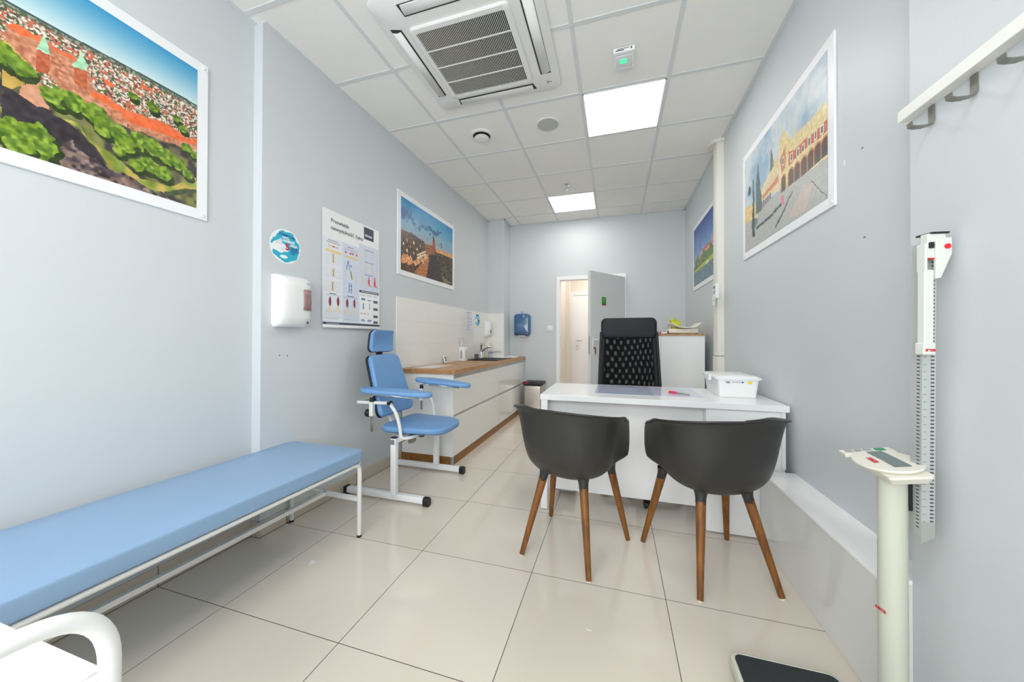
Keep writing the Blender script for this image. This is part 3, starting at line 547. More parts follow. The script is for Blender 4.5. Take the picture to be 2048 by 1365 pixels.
def p_square(c):
    P = PD['p3']; X, Y = c.X, c.Y; cl = c.n(6)*0.55 + c.n(16)*0.3 + c.n(40)*0.15; k = np.clip((cl-0.42)/0.3, 0, 1)[..., None]
    c.a = (1-k)*np.array((150, 178, 202.)) + k*np.array((206, 214, 218.))
    c.put(Y < 0.33, (176, 177, 172), 10, 80)
    c.poly(P['gnd'], (178, 179, 174), 9, 110); c.poly(P['pth'], (200, 184, 172), 8, 90)
    c.poly(P['lb'], (222, 204, 158), 12, 70); c.poly(P['lbr'], (206, 130, 100), 12, 60); c.poly(P['twr'], (120, 122, 116), 10, 60); c.poly(P['yl'], (226, 196, 132), 16, 60)
    c.poly(P['bld'], (230, 210, 156), 13, 80); c.poly(P['red'], (208, 112, 84), 14, 80); c.poly(P['redl'], (206, 128, 98), 10, 60)
    for s0, t0 in PD['p3win']: c.rect(s0-0.014, t0-0.035, s0+0.014, t0+0.035, (236, 226, 200)); c.rect(s0-0.008, t0-0.025, s0+0.008, t0+0.025, (110, 116, 124))
    for i, (s0, t0) in enumerate(PD['p3arch']):
        r = 0.024 + 0.004*(i > 0); c.ell(s0, t0+0.035, r+0.008, 0.055, (190, 140, 96)); c.rect(s0-r-0.008, t0-0.055, s0+r+0.008, t0+0.035, (190, 140, 96))
        c.ell(s0, t0+0.03, r, 0.045, (96, 62, 48)); c.rect(s0-r, t0-0.055, s0+r, t0+0.03, (96, 62, 48)); c.rect(s0-r*0.6, t0-0.05, s0+r*0.6, t0+0.005, (60, 62, 70))
    for i in range(7): c.ell(0.235+0.03*i, 0.335+0.006*i, 0.010, 0.035, (120, 86, 64))
    for i in range(26): s0 = 0.45+0.022*i; c.rect(s0, 0.60, s0+0.004, 0.70, (214, 190, 132)) if i % 2 else None
    c.poly(P['mon'], (88, 106, 100), 14, 80); c.ell(0.17, 0.24, 0.06, 0.05, (112, 124, 120), 12, 60, 0.5)
    for k_ in ('be1', 'be2', 'be3'): c.poly(P[k_], (66, 80, 88), 10, 60)
    c.poly(P['lamp'], (50, 74, 70)); c.ell(0.085, 0.62, 0.024, 0.05, (56, 76, 76), 10, 60, 0.6); c.poly(P['ped'], (226, 110, 140))
    for k_ in ('ln', 'ln2'): c.poly(P[k_], (70, 72, 72))
def p_river(c):
    P = PD['p4']; X, Y = c.X, c.Y; k = np.clip((Y-0.35)/0.65, 0, 1)[..., None]; c.a = (1-k)*np.array((140, 178, 214.)) + k*np.array((28, 66, 150.))
    cl = c.n(7)*0.5 + c.n(18)*0.5; kk = (np.clip((cl-0.5)/0.3, 0, 1)*np.clip((0.95-Y)*1.5, 0, 1))[..., None]; c.a = c.a*(1-kk*0.7) + np.array((196, 212, 228.))*kk*0.7
    c.put(Y < 0.33, (70, 100, 40), 20, 60); c.poly(P['tr'], (66, 98, 40), 24, 70, (98, 130, 52)); c.poly([(0.95, 0.42), (1.0, 0.5), (1.0, 0.2), (0.95, 0.2)], (66, 98, 40), 20, 60)
    for k_ in ('ca1', 'ca2', 'ca3'): c.poly(P[k_], (206, 118, 76), 22, 80, (226, 160, 110))
    c.poly(P['rf'], (206, 66, 50), 12, 60); 
    for i in range(9): c.ell(0.12+0.09*i, 0.38+0.05*math.sin(i*2.1), 0.05, 0.07, (70, 104, 40), 24, 70, 0.6, (104, 138, 54))
    c.poly(P['gr'], (172, 192, 44), 14, 60); c.put(Y < 0.235, (74, 106, 138), 18, 90, (120, 142, 140)); c.poly(P['wat'], (78, 110, 140), 18, 90, (124, 146, 140)); c.poly(P['bt'], (236, 238, 240))
poster(frame((-0.4165, -0.98, 1.737), 'L'), 1.17, 0.793, 'wide aerial city picture with orange roofs and green trees on the near left wall', p_aerial, 400, 262)
y2 = 1.712
poster(frame((wx(y2)+0.0035, y2, 1.735), 'L', LA), 1.155, 0.79, 'dusk picture of a lit square and tower on the left wall above the white tiles', p_dusk)
poster(frame((2.5265, 2.005, 1.737), 'R'), 1.17, 0.785, 'picture of a cream arcaded hall under a pale sky on the near right wall', p_square)
poster(frame((2.5265, 3.80, 1.737), 'R'), 1.17, 0.79, 'picture of a castle above a river on the right wall, half behind the white pipe', p_river)
# medical chart
yc = 0.860; fr = frame((wx(yc)+0.003, yc, 1.215), 'L', LA)
ch = thing('medical_chart', tuple(fr @ Vector((0.3, 0, 0))), 'hanging paper chart of leg veins in three columns with a navy square', 'poster')
obj('sheet', MB().grid([[tuple((x, y, z)) for x in (0, 0.2, 0.4, 0.595)] for y, z in ((0.02, 0.010), (0.1, 0.006), (0.4, 0.003), (0.835, 0.001))]).xf(fr), PAPER, ch, solid=0.0008)
obj('bottom_rail', MB().rbox(0.004, 0.602, 0.0, 0.022, 0.002, 0.022, 0.004).xf(fr), WHITE, ch, smooth=40)
cv = Canvas(300, 400, 0.7, 5); cv.a[:] = (239, 240, 239)
L1, L2 = (231, 234, 239), (216, 222, 235)
cv.rect(0.0, 0.0, 0.30, 0.755, L1); cv.rect(0.30, 0.0, 0.60, 0.755, L2); cv.rect(0.60, 0.345, 0.985, 0.80, (212, 219, 234))
def scrib(x0, x1, y, col=(150, 158, 172), th=0.0035):
    cv.rect(x0, y-th/2, x1, y+th/2, col)
for x0, x1 in ((0.04, 0.28), (0.33, 0.58)):
    for y in np.arange(0.05, 0.13, 0.013): scrib(x0, x1-0.05*((y*1000) % 3)/3, y, (190, 196, 206), 0.003)
scrib(0.08, 0.24, 0.735, (90, 100, 120), 0.007); scrib(0.06, 0.27, 0.718, (110, 118, 135)); scrib(0.38, 0.50, 0.725, (90, 100, 120), 0.007); scrib(0.33, 0.57, 0.706, (120, 128, 145)); scrib(0.34, 0.56, 0.696, (120, 128, 145)); scrib(0.70, 0.88, 0.755, (90, 100, 120), 0.007)
for x in (0.10, 0.17, 0.22): cv.ell(x, 0.685, 0.022, 0.010, (232, 196, 178))
cv.ell(0.16, 0.686, 0.03, 0.006, (214, 120, 90)); cv.poly([(0.05, 0.655), (0.29, 0.648), (0.28, 0.630), (0.04, 0.636)], (240, 208, 130)); cv.poly([(0.36, 0.645), (0.58, 0.640), (0.58, 0.622), (0.36, 0.626)], (240, 210, 136))
for x in (0.36, 0.44, 0.48, 0.55): cv.ell(x, 0.673, 0.018, 0.011, (196, 110, 110))
SKN, SKN2, VEIN = (234, 218, 192), (226, 204, 172), (86, 118, 160)
for x, y, h in ((0.16, 0.58, 0.05), (0.16, 0.455, 0.042), (0.15, 0.335, 0.046)):
    cv.rect(x-0.03, y-h, x-0.008, y+h, SKN); cv.rect(x+0.008, y-h, x+0.03, y+h, SKN); cv.rect(x-0.005, y-h*0.8, x+0.004, y+h*0.8, VEIN)
    for dy in np.arange(-h, h, 0.014): scrib(x-0.12, x-0.05, y+dy, (196, 202, 212), 0.0025); scrib(x+0.05, x+0.12, y+dy, (200, 206, 214), 0.0025)
for a, b_ in (((0.40, 0.60), (0.37, 0.51)), ((0.40, 0.60), (0.43, 0.51))):
    cv.poly([(a[0]-0.007, a[1]), (a[0]+0.007, a[1]), (b_[0]+0.007, b_[1]), (b_[0]-0.007, b_[1])], (96, 134, 178))
cv.poly([(0.44, 0.57), (0.47, 0.55), (0.47, 0.54), (0.44, 0.55)], (96, 134, 178))
cv.rect(0.42, 0.430, 0.445, 0.515, SKN); cv.rect(0.47, 0.42, 0.495, 0.505, SKN); cv.poly([(0.435, 0.51), (0.45, 0.51), (0.475, 0.43), (0.46, 0.43)], (104, 110, 124)); 
cv.rect(0.41, 0.30, 0.423, 0.395, (92, 130, 178)); cv.rect(0.45, 0.30, 0.463, 0.395, (92, 130, 178)); cv.rect(0.41, 0.363, 0.463, 0.370, (92, 130, 178)); cv.rect(0.41, 0.325, 0.463, 0.332, (92, 130, 178))
for y in np.arange(0.25, 0.66, 0.016):
    if int(y*100) % 4: scrib(0.32, 0.38, y, (190, 198, 212), 0.0025); scrib(0.50, 0.575, y, (190, 198, 212), 0.0025)
def foot(x, y, s=1.0, leg=SKN2): cv.poly([(x-0.018*s, y+0.09*s), (x+0.014*s, y+0.09*s), (x+0.010*s, y+0.022*s), (x+0.055*s, y), (x+0.05*s, y-0.008*s), (x-0.022*s, y)], leg)
for x, y in ((0.11, 0.108), (0.235, 0.114), (0.385, 0.110), (0.51, 0.114)):
    foot(x, y, 1.0, (236, 220, 190)); cv.ell(x-0.003, y+0.092, 0.021, 0.038, (188, 50, 58)); cv.ell(x+0.002, y+0.092, 0.010, 0.046, (96, 76, 104))
scrib(0.10, 0.20, 0.268, (90, 100, 120), 0.007); scrib(0.05, 0.27, 0.256, (140, 148, 162)); scrib(0.38, 0.50, 0.268, (90, 100, 120), 0.007); scrib(0.33, 0.58, 0.256, (140, 148, 162))
for x in (0.66, 0.78, 0.905): foot(x, 0.545, 0.9, (228, 222, 212)); 
foot(0.645, 0.68, 0.8, (234, 222, 200))
foot(0.66, 0.41, 1.05, (232, 214, 188)); foot(0.785, 0.405, 1.05, (232, 150, 150)); foot(0.905, 0.405, 1.05, (232, 128, 130)); cv.ell(0.785, 0.445, 0.016, 0.026, (218, 60, 74)); cv.ell(0.905, 0.44, 0.017, 0.034, (218, 60, 74))
for y in np.arange(0.36, 0.75, 0.012):
    if int(y*250) % 5: scrib(0.70, 0.755, y, (182, 192, 210), 0.0025); scrib(0.83, 0.88, y, (182, 192, 210), 0.0025); scrib(0.94, 0.975, y, (182, 192, 210), 0.0025)
scrib(0.70, 0.88, 0.635, (96, 106, 128), 0.005); scrib(0.70, 0.88, 0.51, (96, 106, 128), 0.005)
cv.rect(0.60, 0.0, 0.985, 0.33, (243, 243, 242)); cv.rect(0.60, 0.325, 0.985, 0.348, (48, 52, 66)); cv.rect(0.63, 0.333, 0.96, 0.340, (206, 208, 214))
for x0, x1 in ((0.62, 0.71), (0.74, 0.84), (0.88, 0.95)):
    for y in (0.305, 0.296): scrib(x0, x1, y, (176, 178, 186), 0.003)
cv.rect(0.635, 0.252, 0.71, 0.272, (84, 136, 186)); cv.rect(0.76, 0.252, 0.83, 0.262, (84, 120, 168)); cv.rect(0.665, 0.165, 0.685, 0.225, (76, 124, 178)); cv.rect(0.79, 0.165, 0.80, 0.228, (60, 96, 140))
for x in (0.63, 0.65, 0.69, 0.71): cv.ell(x, 0.122, 0.010, 0.006, (214, 150, 140))
for x in (0.76, 0.78): cv.ell(x, 0.124, 0.014, 0.006, (234, 206, 176))
for x in (0.665, 0.79): cv.ell(x, 0.055, 0.030, 0.012, (84, 126, 176)); cv.ell(x, 0.055, 0.017, 0.007, (236, 240, 244)); cv.rect(x-0.045, 0.053, x+0.045, 0.057, (84, 126, 176))
for y in (0.25, 0.175, 0.10, 0.04): cv.rect(0.875, y-0.012, 0.965, y+0.012, (52, 56, 70)); cv.rect(0.89, y-0.003, 0.95, y+0.003, (150, 152, 160))
cv.rect(0, 0.0, 1, 0.020, (70, 78, 98)); cv.rect(0.05, 0.006, 0.25, 0.012, (170, 176, 190))
cv.rect(0.69, 0.862, 0.885, 0.982, (50, 58, 80))
cv.build('chart_print', fr @ Matrix.Translation((0, 0.024, 0.0)) @ Matrix(((1, 0, 0, 0), (0, 1, 0, 0), (0, -0.0105, 1, 0.0115), (0, 0, 0, 1))), 0.595, 0.811, ch, z=0.0006)
text('Przewlekła', 0.040, fr, 0.072, 0.752, DARKINK, ch, z=0.0056); text('niewydolność żylna', 0.040, fr, 0.072, 0.700, DARKINK, ch, z=0.0062)
text('SIGVARIS', 0.0225, fr, 0.421, 0.747, WHITEINK, ch, z=0.0056, bold=0.0006, sx=0.93)
# round hand hygiene stickers
def sticker(y, z, r, label, side=None):
    fr = frame((wx(y)+(0.0006 if y < 1.7 else 0.0106), y, z), 'L', LA)
    t = thing('round_sticker', tuple(fr.translation), label, 'sticker', None)
    obj('backing', MB().prism([(r*math.cos(k*PI/24), r*math.sin(k*PI/24)) for k in range(48)], -0.0008, 0.0004).xf(fr), PAPER, t)
    pts = []; rs = random.Random(3)
    for k in range(60):
        a = k*2*PI/60; q = r*(0.90+0.045*math.sin(a*7)+rs.uniform(-0.03, 0.03)); 
        if a > PI*0.6 and a < PI*0.95: q *= 0.93
        pts.append((q*math.cos(a), q*math.sin(a)))
    CY = M('cyan print', (44, 178, 205), 0.5); obj('splash', MB().prism(pts, 0.0004, 0.0008).xf(fr), CY, t)
    S = r/0.1
    hnd = [(-0.098, -0.012), (-0.07, 0.016), (-0.045, 0.03), (-0.028, 0.032), (-0.022, 0.018), (-0.004, 0.006), (0.020, -0.022), (0.012, -0.030), (-0.01, -0.034), (-0.03, -0.044), (-0.055, -0.036), (-0.085, -0.030)]
    obj('hands_print', MB().prism([(x*S, y_*S) for x, y_ in hnd], 0.0008, 0.0011).xf(fr), WHITEINK, t)
    mb = MB()
    for a, b_ in (((-0.06, 0.018), (-0.03, 0.026)), ((-0.066, 0.008), (-0.026, 0.012)), ((-0.03, 0.024), (-0.022, 0.008)), ((-0.02, -0.006), (0.012, -0.024)), ((-0.03, -0.016), (0.002, -0.03))):
        mb.tube([(a[0]*S, a[1]*S, 0.0012), (b_[0]*S, b_[1]*S, 0.0012)], 0.0009*S, 6)
    obj('hand_lines', mb.xf(fr), M('soft grey ink', (150, 160, 182), 0.5), t)
    NV = M('blue ink', (20, 84, 150), 0.5)
    text('PAMIĘTAJ!', 0.022*S, fr, -0.042*S, 0.060*S, NV, t, z=0.001, bold=0.0006*S, rot=-0.08); text('DBAJ', 0.019*S, fr, -0.022*S, 0.044*S, WHITEINK, t, z=0.001, bold=0.0008*S)
    text('O HIGIENĘ!', 0.019*S, fr, -0.040*S, 0.026*S, WHITEINK, t, z=0.001, bold=0.0008*S); text('5', 0.052*S, fr, -0.002*S, -0.018*S, RED, t, z=0.0012, bold=0.002*S)
    text('MAJA', 0.020*S, fr, 0.030*S, 0.006*S, WHITEINK, t, z=0.001, bold=0.0008*S); text('DZIEŃ', 0.019*S, fr, 0.030*S, -0.010*S, NV, t, z=0.001, bold=0.0007*S)
    text('HIGIENY', 0.016*S, fr, 0.030*S, -0.024*S, NV, t, z=0.001, bold=0.0005*S); text('RĄK', 0.016*S, fr, 0.030*S, -0.038*S, NV, t, z=0.001, bold=0.0005*S)
    obj('logo_pill', MB().prism([(-0.012*S+0.024*S*math.cos(k*PI/10), -0.062*S+0.010*S*math.sin(k*PI/10)) for k in range(20)], 0.0008, 0.0012).xf(fr), WHITEINK, t)
sticker(0.588, 1.704, 0.105, 'round turquoise hand hygiene sticker above the white wall dispenser by the bench')
sticker(3.600, 1.410, 0.095, 'round turquoise hand hygiene sticker on the white tiles above the sink')
# green notice on the door
fr = DM @ Matrix.Translation((dl-0.245, 0.0403, 1.600)) @ Matrix(((-1, 0, 0, 0), (0, 0, 1, 0), (0, 1, 0, 0), (0, 0, 0, 1)))
ds = thing('door_sign', tuple(fr.translation), 'small green notice with a red lower edge on the open door', 'sign')
obj('plate', MB().box(0, 0.095, 0.016, 0.112, 0, 0.0015).xf(fr), M('green print', (48, 140, 24), 0.5), ds)
obj('red_edge', MB().box(0, 0.095, 0, 0.016, 0, 0.0015).xf(fr), M('dark red print', (150, 30, 22), 0.5), ds)
obj('print_lines', MB().box(0.008, 0.075, 0.078, 0.088, 0.0015, 0.0019).box(0.02, 0.078, 0.052, 0.060, 0.0015, 0.0019).xf(fr), M('pale green ink', (150, 205, 140), 0.5), ds)

# ================================================================== LEFT WALL FIXTURES
yd = 0.497; fr = frame((wx(yd), yd, 1.208), 'L', LA)
dp = thing('wall_dispenser', tuple(fr @ Vector((0.11, 0, 0.05))), 'large white wall dispenser with a tinted level window above the bench', 'dispenser')
def shell(wd, ht, dep, fr, r=0.02):
    rows = []
    for t, dz in ((0.0, 0.0), (0.0, 0.55), (0.06, 0.82), (0.2, 0.93), (0.5, 1.0), (0.8, 0.97), (0.93, 0.86), (0.985, 0.6), (1.0, 0.25), (1.0, 0.0)):
        y = ht*t; d = dep*dz; row = []
        ins = 0.012 if t in (0.0, 1.0) else 0.0
        for k in range(17):
            u_ = k/16; e = abs(2*u_-1); x = ins + (wd-2*ins)*u_; row.append((x, y, d*(1-0.16*e**6 - 0.08*e*e)))
        row = [(row[0][0], y, 0.0)] + row + [(row[-1][0], y, 0.0)]; rows.append(row)
    return MB().grid(rows).xf(fr)
obj('housing', shell(0.215, 0.315, 0.095, fr), WHITE, dp, smooth=60)
mb = MB(); mb.grid([[(x, y, d) for x, d in ((0.140, 0.0945), (0.165, 0.094), (0.190, 0.090), (0.204, 0.083))] for y in (0.105, 0.15, 0.2, 0.235)])
obj('level_window', mb.xf(fr), M('tinted window', (158, 126, 124), 0.15, var=0.1, scale=30), dp, smooth=True, solid=0.002)
obj('lock_triangle', MB().prism([(0.165, 0.022), (0.185, 0.022), (0.175, 0.042)], 0.086, 0.0885).xf(fr), M('brown print', (110, 84, 78), 0.5), dp)
obj('brand_line', MB().box(0.168, 0.190, 0.272, 0.276, 0.079, 0.089).xf(fr), M('pale blue print', (150, 176, 204), 0.5), dp)
for y, z in ((0.553, 1.035), (0.604, 1.03)):
    f2 = frame((wx(y), y, z), 'L', LA); o = obj('screw_hole', MB().cyl((0, 0, -0.002), (0, 0, 0.0008), 0.0042, n=10).xf(f2), M('hole brown', (92, 78, 70), 0.8)); props(o, 'small brown screw hole in the left wall, %s of two under the dispenser' % ('nearer' if y < 0.58 else 'farther'), 'screw hole', 'screw holes under the dispenser')

# ================================================================== BLUE COUCH
BA = math.radians(-1.3)
bn = thing('treatment_couch', (-0.08, -0.27, 0), 'long low blue padded treatment couch on a white tube frame along the left wall', 'couch')
BT = Matrix.Translation((0.20, 0.64, 0)) @ Matrix.Rotation(BA, 4, 'Z')     # local origin: far right corner, x to the left is negative
cl, cw = 1.90, 0.548
out = rsq(-cw/2, -cl/2, cw/2, cl/2, 0.045, 5)
obj('mattress', MB().pad(out, 0.432, 0.496, r=0.014, crown=0.006).xf(BT), COUCH, bn, smooth=50)
def side(x):
    return fillet([(x, -0.028, 0.0), (x, -0.028, 0.418), (x, -cl+0.028, 0.418), (x, -cl+0.028, 0.0)], 0.05, 7)
fm_ = MB(); 
for x in (-0.018, -cw+0.016): fm_.tube(side(x), 0.0125, 12)
for y in (-0.028, -0.65, -1.25, -cl+0.028): fm_.tube([(-0.018, y, 0.418), (-cw+0.016, y, 0.418)], 0.010, sq=True)
obj('frame', fm_.xf(BT), TUBEW, bn, smooth=40)
st = MB()
for y in (-0.028, -cl+0.028): st.tube([(-0.018, y, 0.215), (-cw+0.016, y, 0.215)], 0.0105, sq=True)
st.tube([(-0.265, -0.028, 0.215), (-0.265, -cl+0.028, 0.215)], 0.0105, sq=True)
obj('stretcher', st.xf(BT), TUBEW, bn)
for x in (-0.018, -cw+0.016):
    for y in (-0.028, -cl+0.028): obj('foot_cap', MB().cyl((x, y, 0.0), (x, y, 0.012), 0.0138).xf(BT), BLK, bn)

# ================================================================== WHITE TROLLEY (foreground)
tr_ = thing('instrument_trolley', (0.61, -1.0, 0), 'white instrument trolley with curved tube handle in the lower left foreground', 'trolley')
for x in (0.84, 0.40):
    obj('side_frame', MB().tube(fillet([(x, -0.735, 0.0), (x, -0.735, 0.742), (x, -1.34, 0.742), (x, -1.34, 0.0)], 0.105, 12), 0.0128, 16), WHITE, tr_, smooth=True)
obj('tray', MB().rbox(0.412, 0.818, -1.335, -0.733, 0.612, 0.620, 0.002), WHITE, tr_)
obj('lower_tray', MB().rbox(0.412, 0.828, -1.335, -0.740, 0.200, 0.210, 0.002), WHITE, tr_)
for x in (0.833, 0.407): obj('tray_rail', MB().rbox(x-0.008, x+0.008, -1.34, -0.738, 0.590, 0.622, 0.002), WHITE, tr_)

# ================================================================== BLUE PHLEBOTOMY CHAIR
pc = thing('phlebotomy_chair', (0.12, 1.34, 0), 'blue padded blood drawing chair with two armrests by the left wall', 'chair')
HOLD = M('white steel profile', (236, 237, 240), 0.3, var=0.01)
for y, xa, xb in ((1.055, -0.285, 0.345), (1.655, -0.275, 0.335)):
    bar = obj('base_bar', MB().rbox(xa, xb, y-0.02, y+0.02, 0.016, 0.056, 0.004), HOLD, pc, smooth=40)
    obj('end_cap', MB().prism([(y-0.023, 0.006), (y-0.012, 0.0), (y+0.014, 0.0), (y+0.024, 0.012), (y+0.023, 0.044), (y+0.010, 0.061), (y-0.014, 0.060), (y-0.024, 0.046)], xb-0.004, xb+0.040, 'x'), BLK, bar, bevel=0.004)
    obj('end_cap', MB().box(xa-0.025, xa+0.004, y-0.023, y+0.023, 0.0, 0.06), BLK, bar, bevel=0.004)
for y in (1.035, 1.635):
    ps = obj('post', MB().rbox(0.100, 0.140, y-0.02, y+0.02, 0.054, 0.448, 0.004), HOLD, pc, smooth=40)
    obj('post_cap', MB().rbox(0.100, 0.140, y-0.02, y+0.02, 0.447, 0.454, 0.002), BLK, ps)
GM = M('sticker grey print', (120, 124, 130), 0.6, var=0.5, scale=180)
obj('rating_label', MB().box(0.103, 0.134, 1.0142, 1.0150, 0.405, 0.440), GM, pc)
obj('cross_beam', MB().rbox(0.100, 0.140, 1.05, 1.62, 0.408, 0.446, 0.004), HOLD, pc, smooth=40)
obj('seat_mechanism', MB().rbox(0.02, 0.24, 1.20, 1.47, 0.425, 0.462, 0.004).box(0.16, 0.19, 1.14, 1.20, 0.385, 0.44).box(0.05, 0.08, 1.12, 1.50, 0.37, 0.40), M('zinc steel', (150, 150, 146), 0.35, metal=0.8), pc, bevel=0.002)
# seat cushion
so = []
for k in range(40):
    a = k*2*PI/40; c_, s_ = math.cos(a), math.sin(a)
    e_ = 0.55 if c_ > 0 else 0.36; x = abs(c_)**e_*(1 if c_ > 0 else -1); y = abs(s_)**e_*(1 if s_ > 0 else -1)
    so.append((0.180 + 0.248*x, 1.335 + (0.228 - 0.020*x + (0.012*c_*c_ if c_ < 0 else 0))*y))
mb = MB().pad(so, 0.458, 0.502, r=0.02, crown=0.012)
mb.v = [(x, y, z - 0.16*max(0, x-0.30)**1.5*1.2 + (0.004 if x < 0.0 else 0)) for x, y, z in mb.v]
obj('seat', mb, BLUE, pc, smooth=50)
# backrest: built flat (local x across, local y up) then leaned
def backpad(w0, w1, h, th, r):
    o = []
    pts = [(-w0, 0), (w0, 0), (w1, h), (-w1, h)]
    f = fillet([((pts[0][0]+pts[1][0])/2, 0, 0)] + [(p[0], p[1], 0) for p in (pts[1], pts[2], pts[3], pts[0])] + [((pts[0][0]+pts[1][0])/2, 0, 0)], r, 6)
    return [(p.x, p.y) for p in f[:-1]]
def lean(x, y, z, tilt):    # local x -> +y world, local y -> up leaning back (-x), local z -> facing +x
    return Matrix.Translation((x, y, z)) @ Matrix(((0, -math.sin(tilt), math.cos(tilt), 0), (1, 0, 0, 0), (0, math.cos(tilt), math.sin(tilt), 0), (0, 0, 0, 1)))
T = lean(-0.078, 1.312, 0.550, math.radians(16.5))
bp_ = MB().pad(backpad(0.215, 0.175, 0.475, 0.05, 0.055), 0.0, 0.045, r=0.02, crown=0.010)
bp_.v = [(x, y, z + 0.35*x*x*(1 if z > 0.02 else 1)) for x, y, z in bp_.v]
obj('backrest', bp_.xf(T), BLUE, pc, smooth=50)
bs = MB().pad(backpad(0.217, 0.178, 0.478, 0.05, 0.055), -0.012, 0.003, r=0.004, crown=0.0)
bs.v = [(x, y-0.001, z + 0.35*x*x) for x, y, z in bs.v]
obj('back_board', bs.xf(T), BLK, pc, smooth=50)
T2 = lean(-0.215, 1.298, 1.030, math.radians(6))
hp = MB().pad(backpad(0.138, 0.130, 0.170, 0.05, 0.035), 0.0, 0.035, r=0.016, crown=0.006)
hp.v = [(x, y, z + 0.8*x*x + 3.6*(y-0.06)**2) for x, y, z in hp.v]
hh = obj('headrest', hp.xf(T2), BLUE, pc, smooth=50)
hb = MB().pad(backpad(0.139, 0.131, 0.172, 0.05, 0.035), -0.010, 0.002, r=0.004, crown=0.0)
hb.v = [(x, y-0.001, z + 0.8*x*x + 3.6*(y-0.06)**2) for x, y, z in hb.v]
obj('headrest_board', hb.xf(T2), BLK, hh, smooth=50)
obj('neck_post', MB().rbox(-0.235, -0.205, 1.290, 1.340, 0.97, 1.09, 0.004), BLK, pc)
# tube frame: loop behind the back, pivots, front tubes
lp = fillet([(0.038, 1.085, 0.676), (-0.245, 1.085, 0.668), (-0.245, 1.575, 0.668), (0.060, 1.575, 0.676)], 0.045, 8)
obj('rear_loop', MB().tube(lp, 0.0125, 14), TUBEW, pc, smooth=True)
for y, s in ((1.085, 1), (1.575, -1)):
    x0 = 0.045 if s > 0 else 0.065
    ft = fillet([(x0, y, 0.676), (x0+0.055, y, 0.605), (0.128, y, 0.520), (0.140, y, 0.428), (0.185, y+0.05*s, 0.428), (0.215, y+0.16*s, 0.432)], 0.03, 6)
    t_ = obj('side_tube', MB().tube(ft, 0.0125, 14), TUBEW, pc, smooth=True)
    obj('pivot_cap', MB().cyl((x0, y-0.017, 0.676), (x0, y+0.017, 0.676), 0.0135), BLK, t_, smooth=40)
    obj('end_block', MB().rbox(0.195, 0.232, y+0.145*s-0.012, y+0.145*s+0.02, 0.412, 0.450, 0.003), BLK, t_)
for x in (-0.135, -0.085): pass
for y in (1.29, 1.37): obj('back_support', MB().tube([(-0.105, y, 0.66), (-0.10, y, 0.54), (-0.06, y, 0.44)], 0.011, sq=True), HOLD, pc)
# armrests
def armrest(xa, ya, za, xb, yb, zb, cx, cy, ctop, cbot, knob):
    L = math.dist((xa, ya, za), (xb, yb, zb)); o = []
    for k in range(36):
        a = k*2*PI/36; c_, s_ = math.cos(a), math.sin(a)
        x = abs(c_)**0.6*(1 if c_ > 0 else -1); y = abs(s_)**0.8*(1 if s_ > 0 else -1)
        o.append((L/2 + L/2*x, (0.066 - 0.012*x)*y))
    mb = MB().pad(o, 0.0, 0.036, r=0.015, crown=0.010)
    d = (Vector((xb, yb, zb)) - Vector((xa, ya, za))).normalized(); sd = Vector((0, 0, 1)).cross(d).normalized(); n = d.cross(sd)
    T = Matrix(((d.x, sd.x, n.x, xa), (d.y, sd.y, n.y, ya), (d.z, sd.z, n.z, za), (0, 0, 0, 1)))
    mb.v = [(x, y, z - 1.2*y*y*(1 if z > 0.02 else 0.0)) for x, y, z in mb.v]
    ar = obj('armrest', mb.xf(T), BLUE, pc, smooth=50)
    p1 = T @ Vector((0.12, 0, -0.012)); p2 = T @ Vector((L-0.10, 0, -0.012))
    cr = obj('chrome_rod', MB().tube(fillet([(cx, cy, cbot), (cx, cy, p1.z), tuple(p1 + d*0.03), tuple(p2)], 0.05, 8), 0.009, 12), CHROME, ar, smooth=True)
    obj('collar', MB().cyl((cx, cy, ctop-0.032), (cx, cy, ctop), 0.0165), BLK, pc, smooth=40)
    cs = obj('clamp_sleeve', MB().rbox(cx-0.016, cx+0.016, cy-0.016, cy+0.016, ctop-0.135, ctop-0.03, 0.005), TUBEW, pc)
    if knob: obj('knob', MB().lathe([(0.004, 0), (0.024, 0.002), (0.0275, 0.008), (0.0275, 0.026), (0.022, 0.032), (0.002, 0.033)], 0, 0, 20).xf(Matrix.Translation((cx-0.016, cy, ctop-0.115)) @ Matrix.Rotation(-PI/2, 4, 'Y')), BLK, cs, smooth=40)
armrest(-0.175, 1.055, 0.752, 0.352, 1.135, 0.722, -0.098, 1.075, 0.712, 0.465, True)
armrest(-0.060, 1.600, 0.772, 0.430, 1.645, 0.728, 0.002, 1.590, 0.745, 0.535, False)

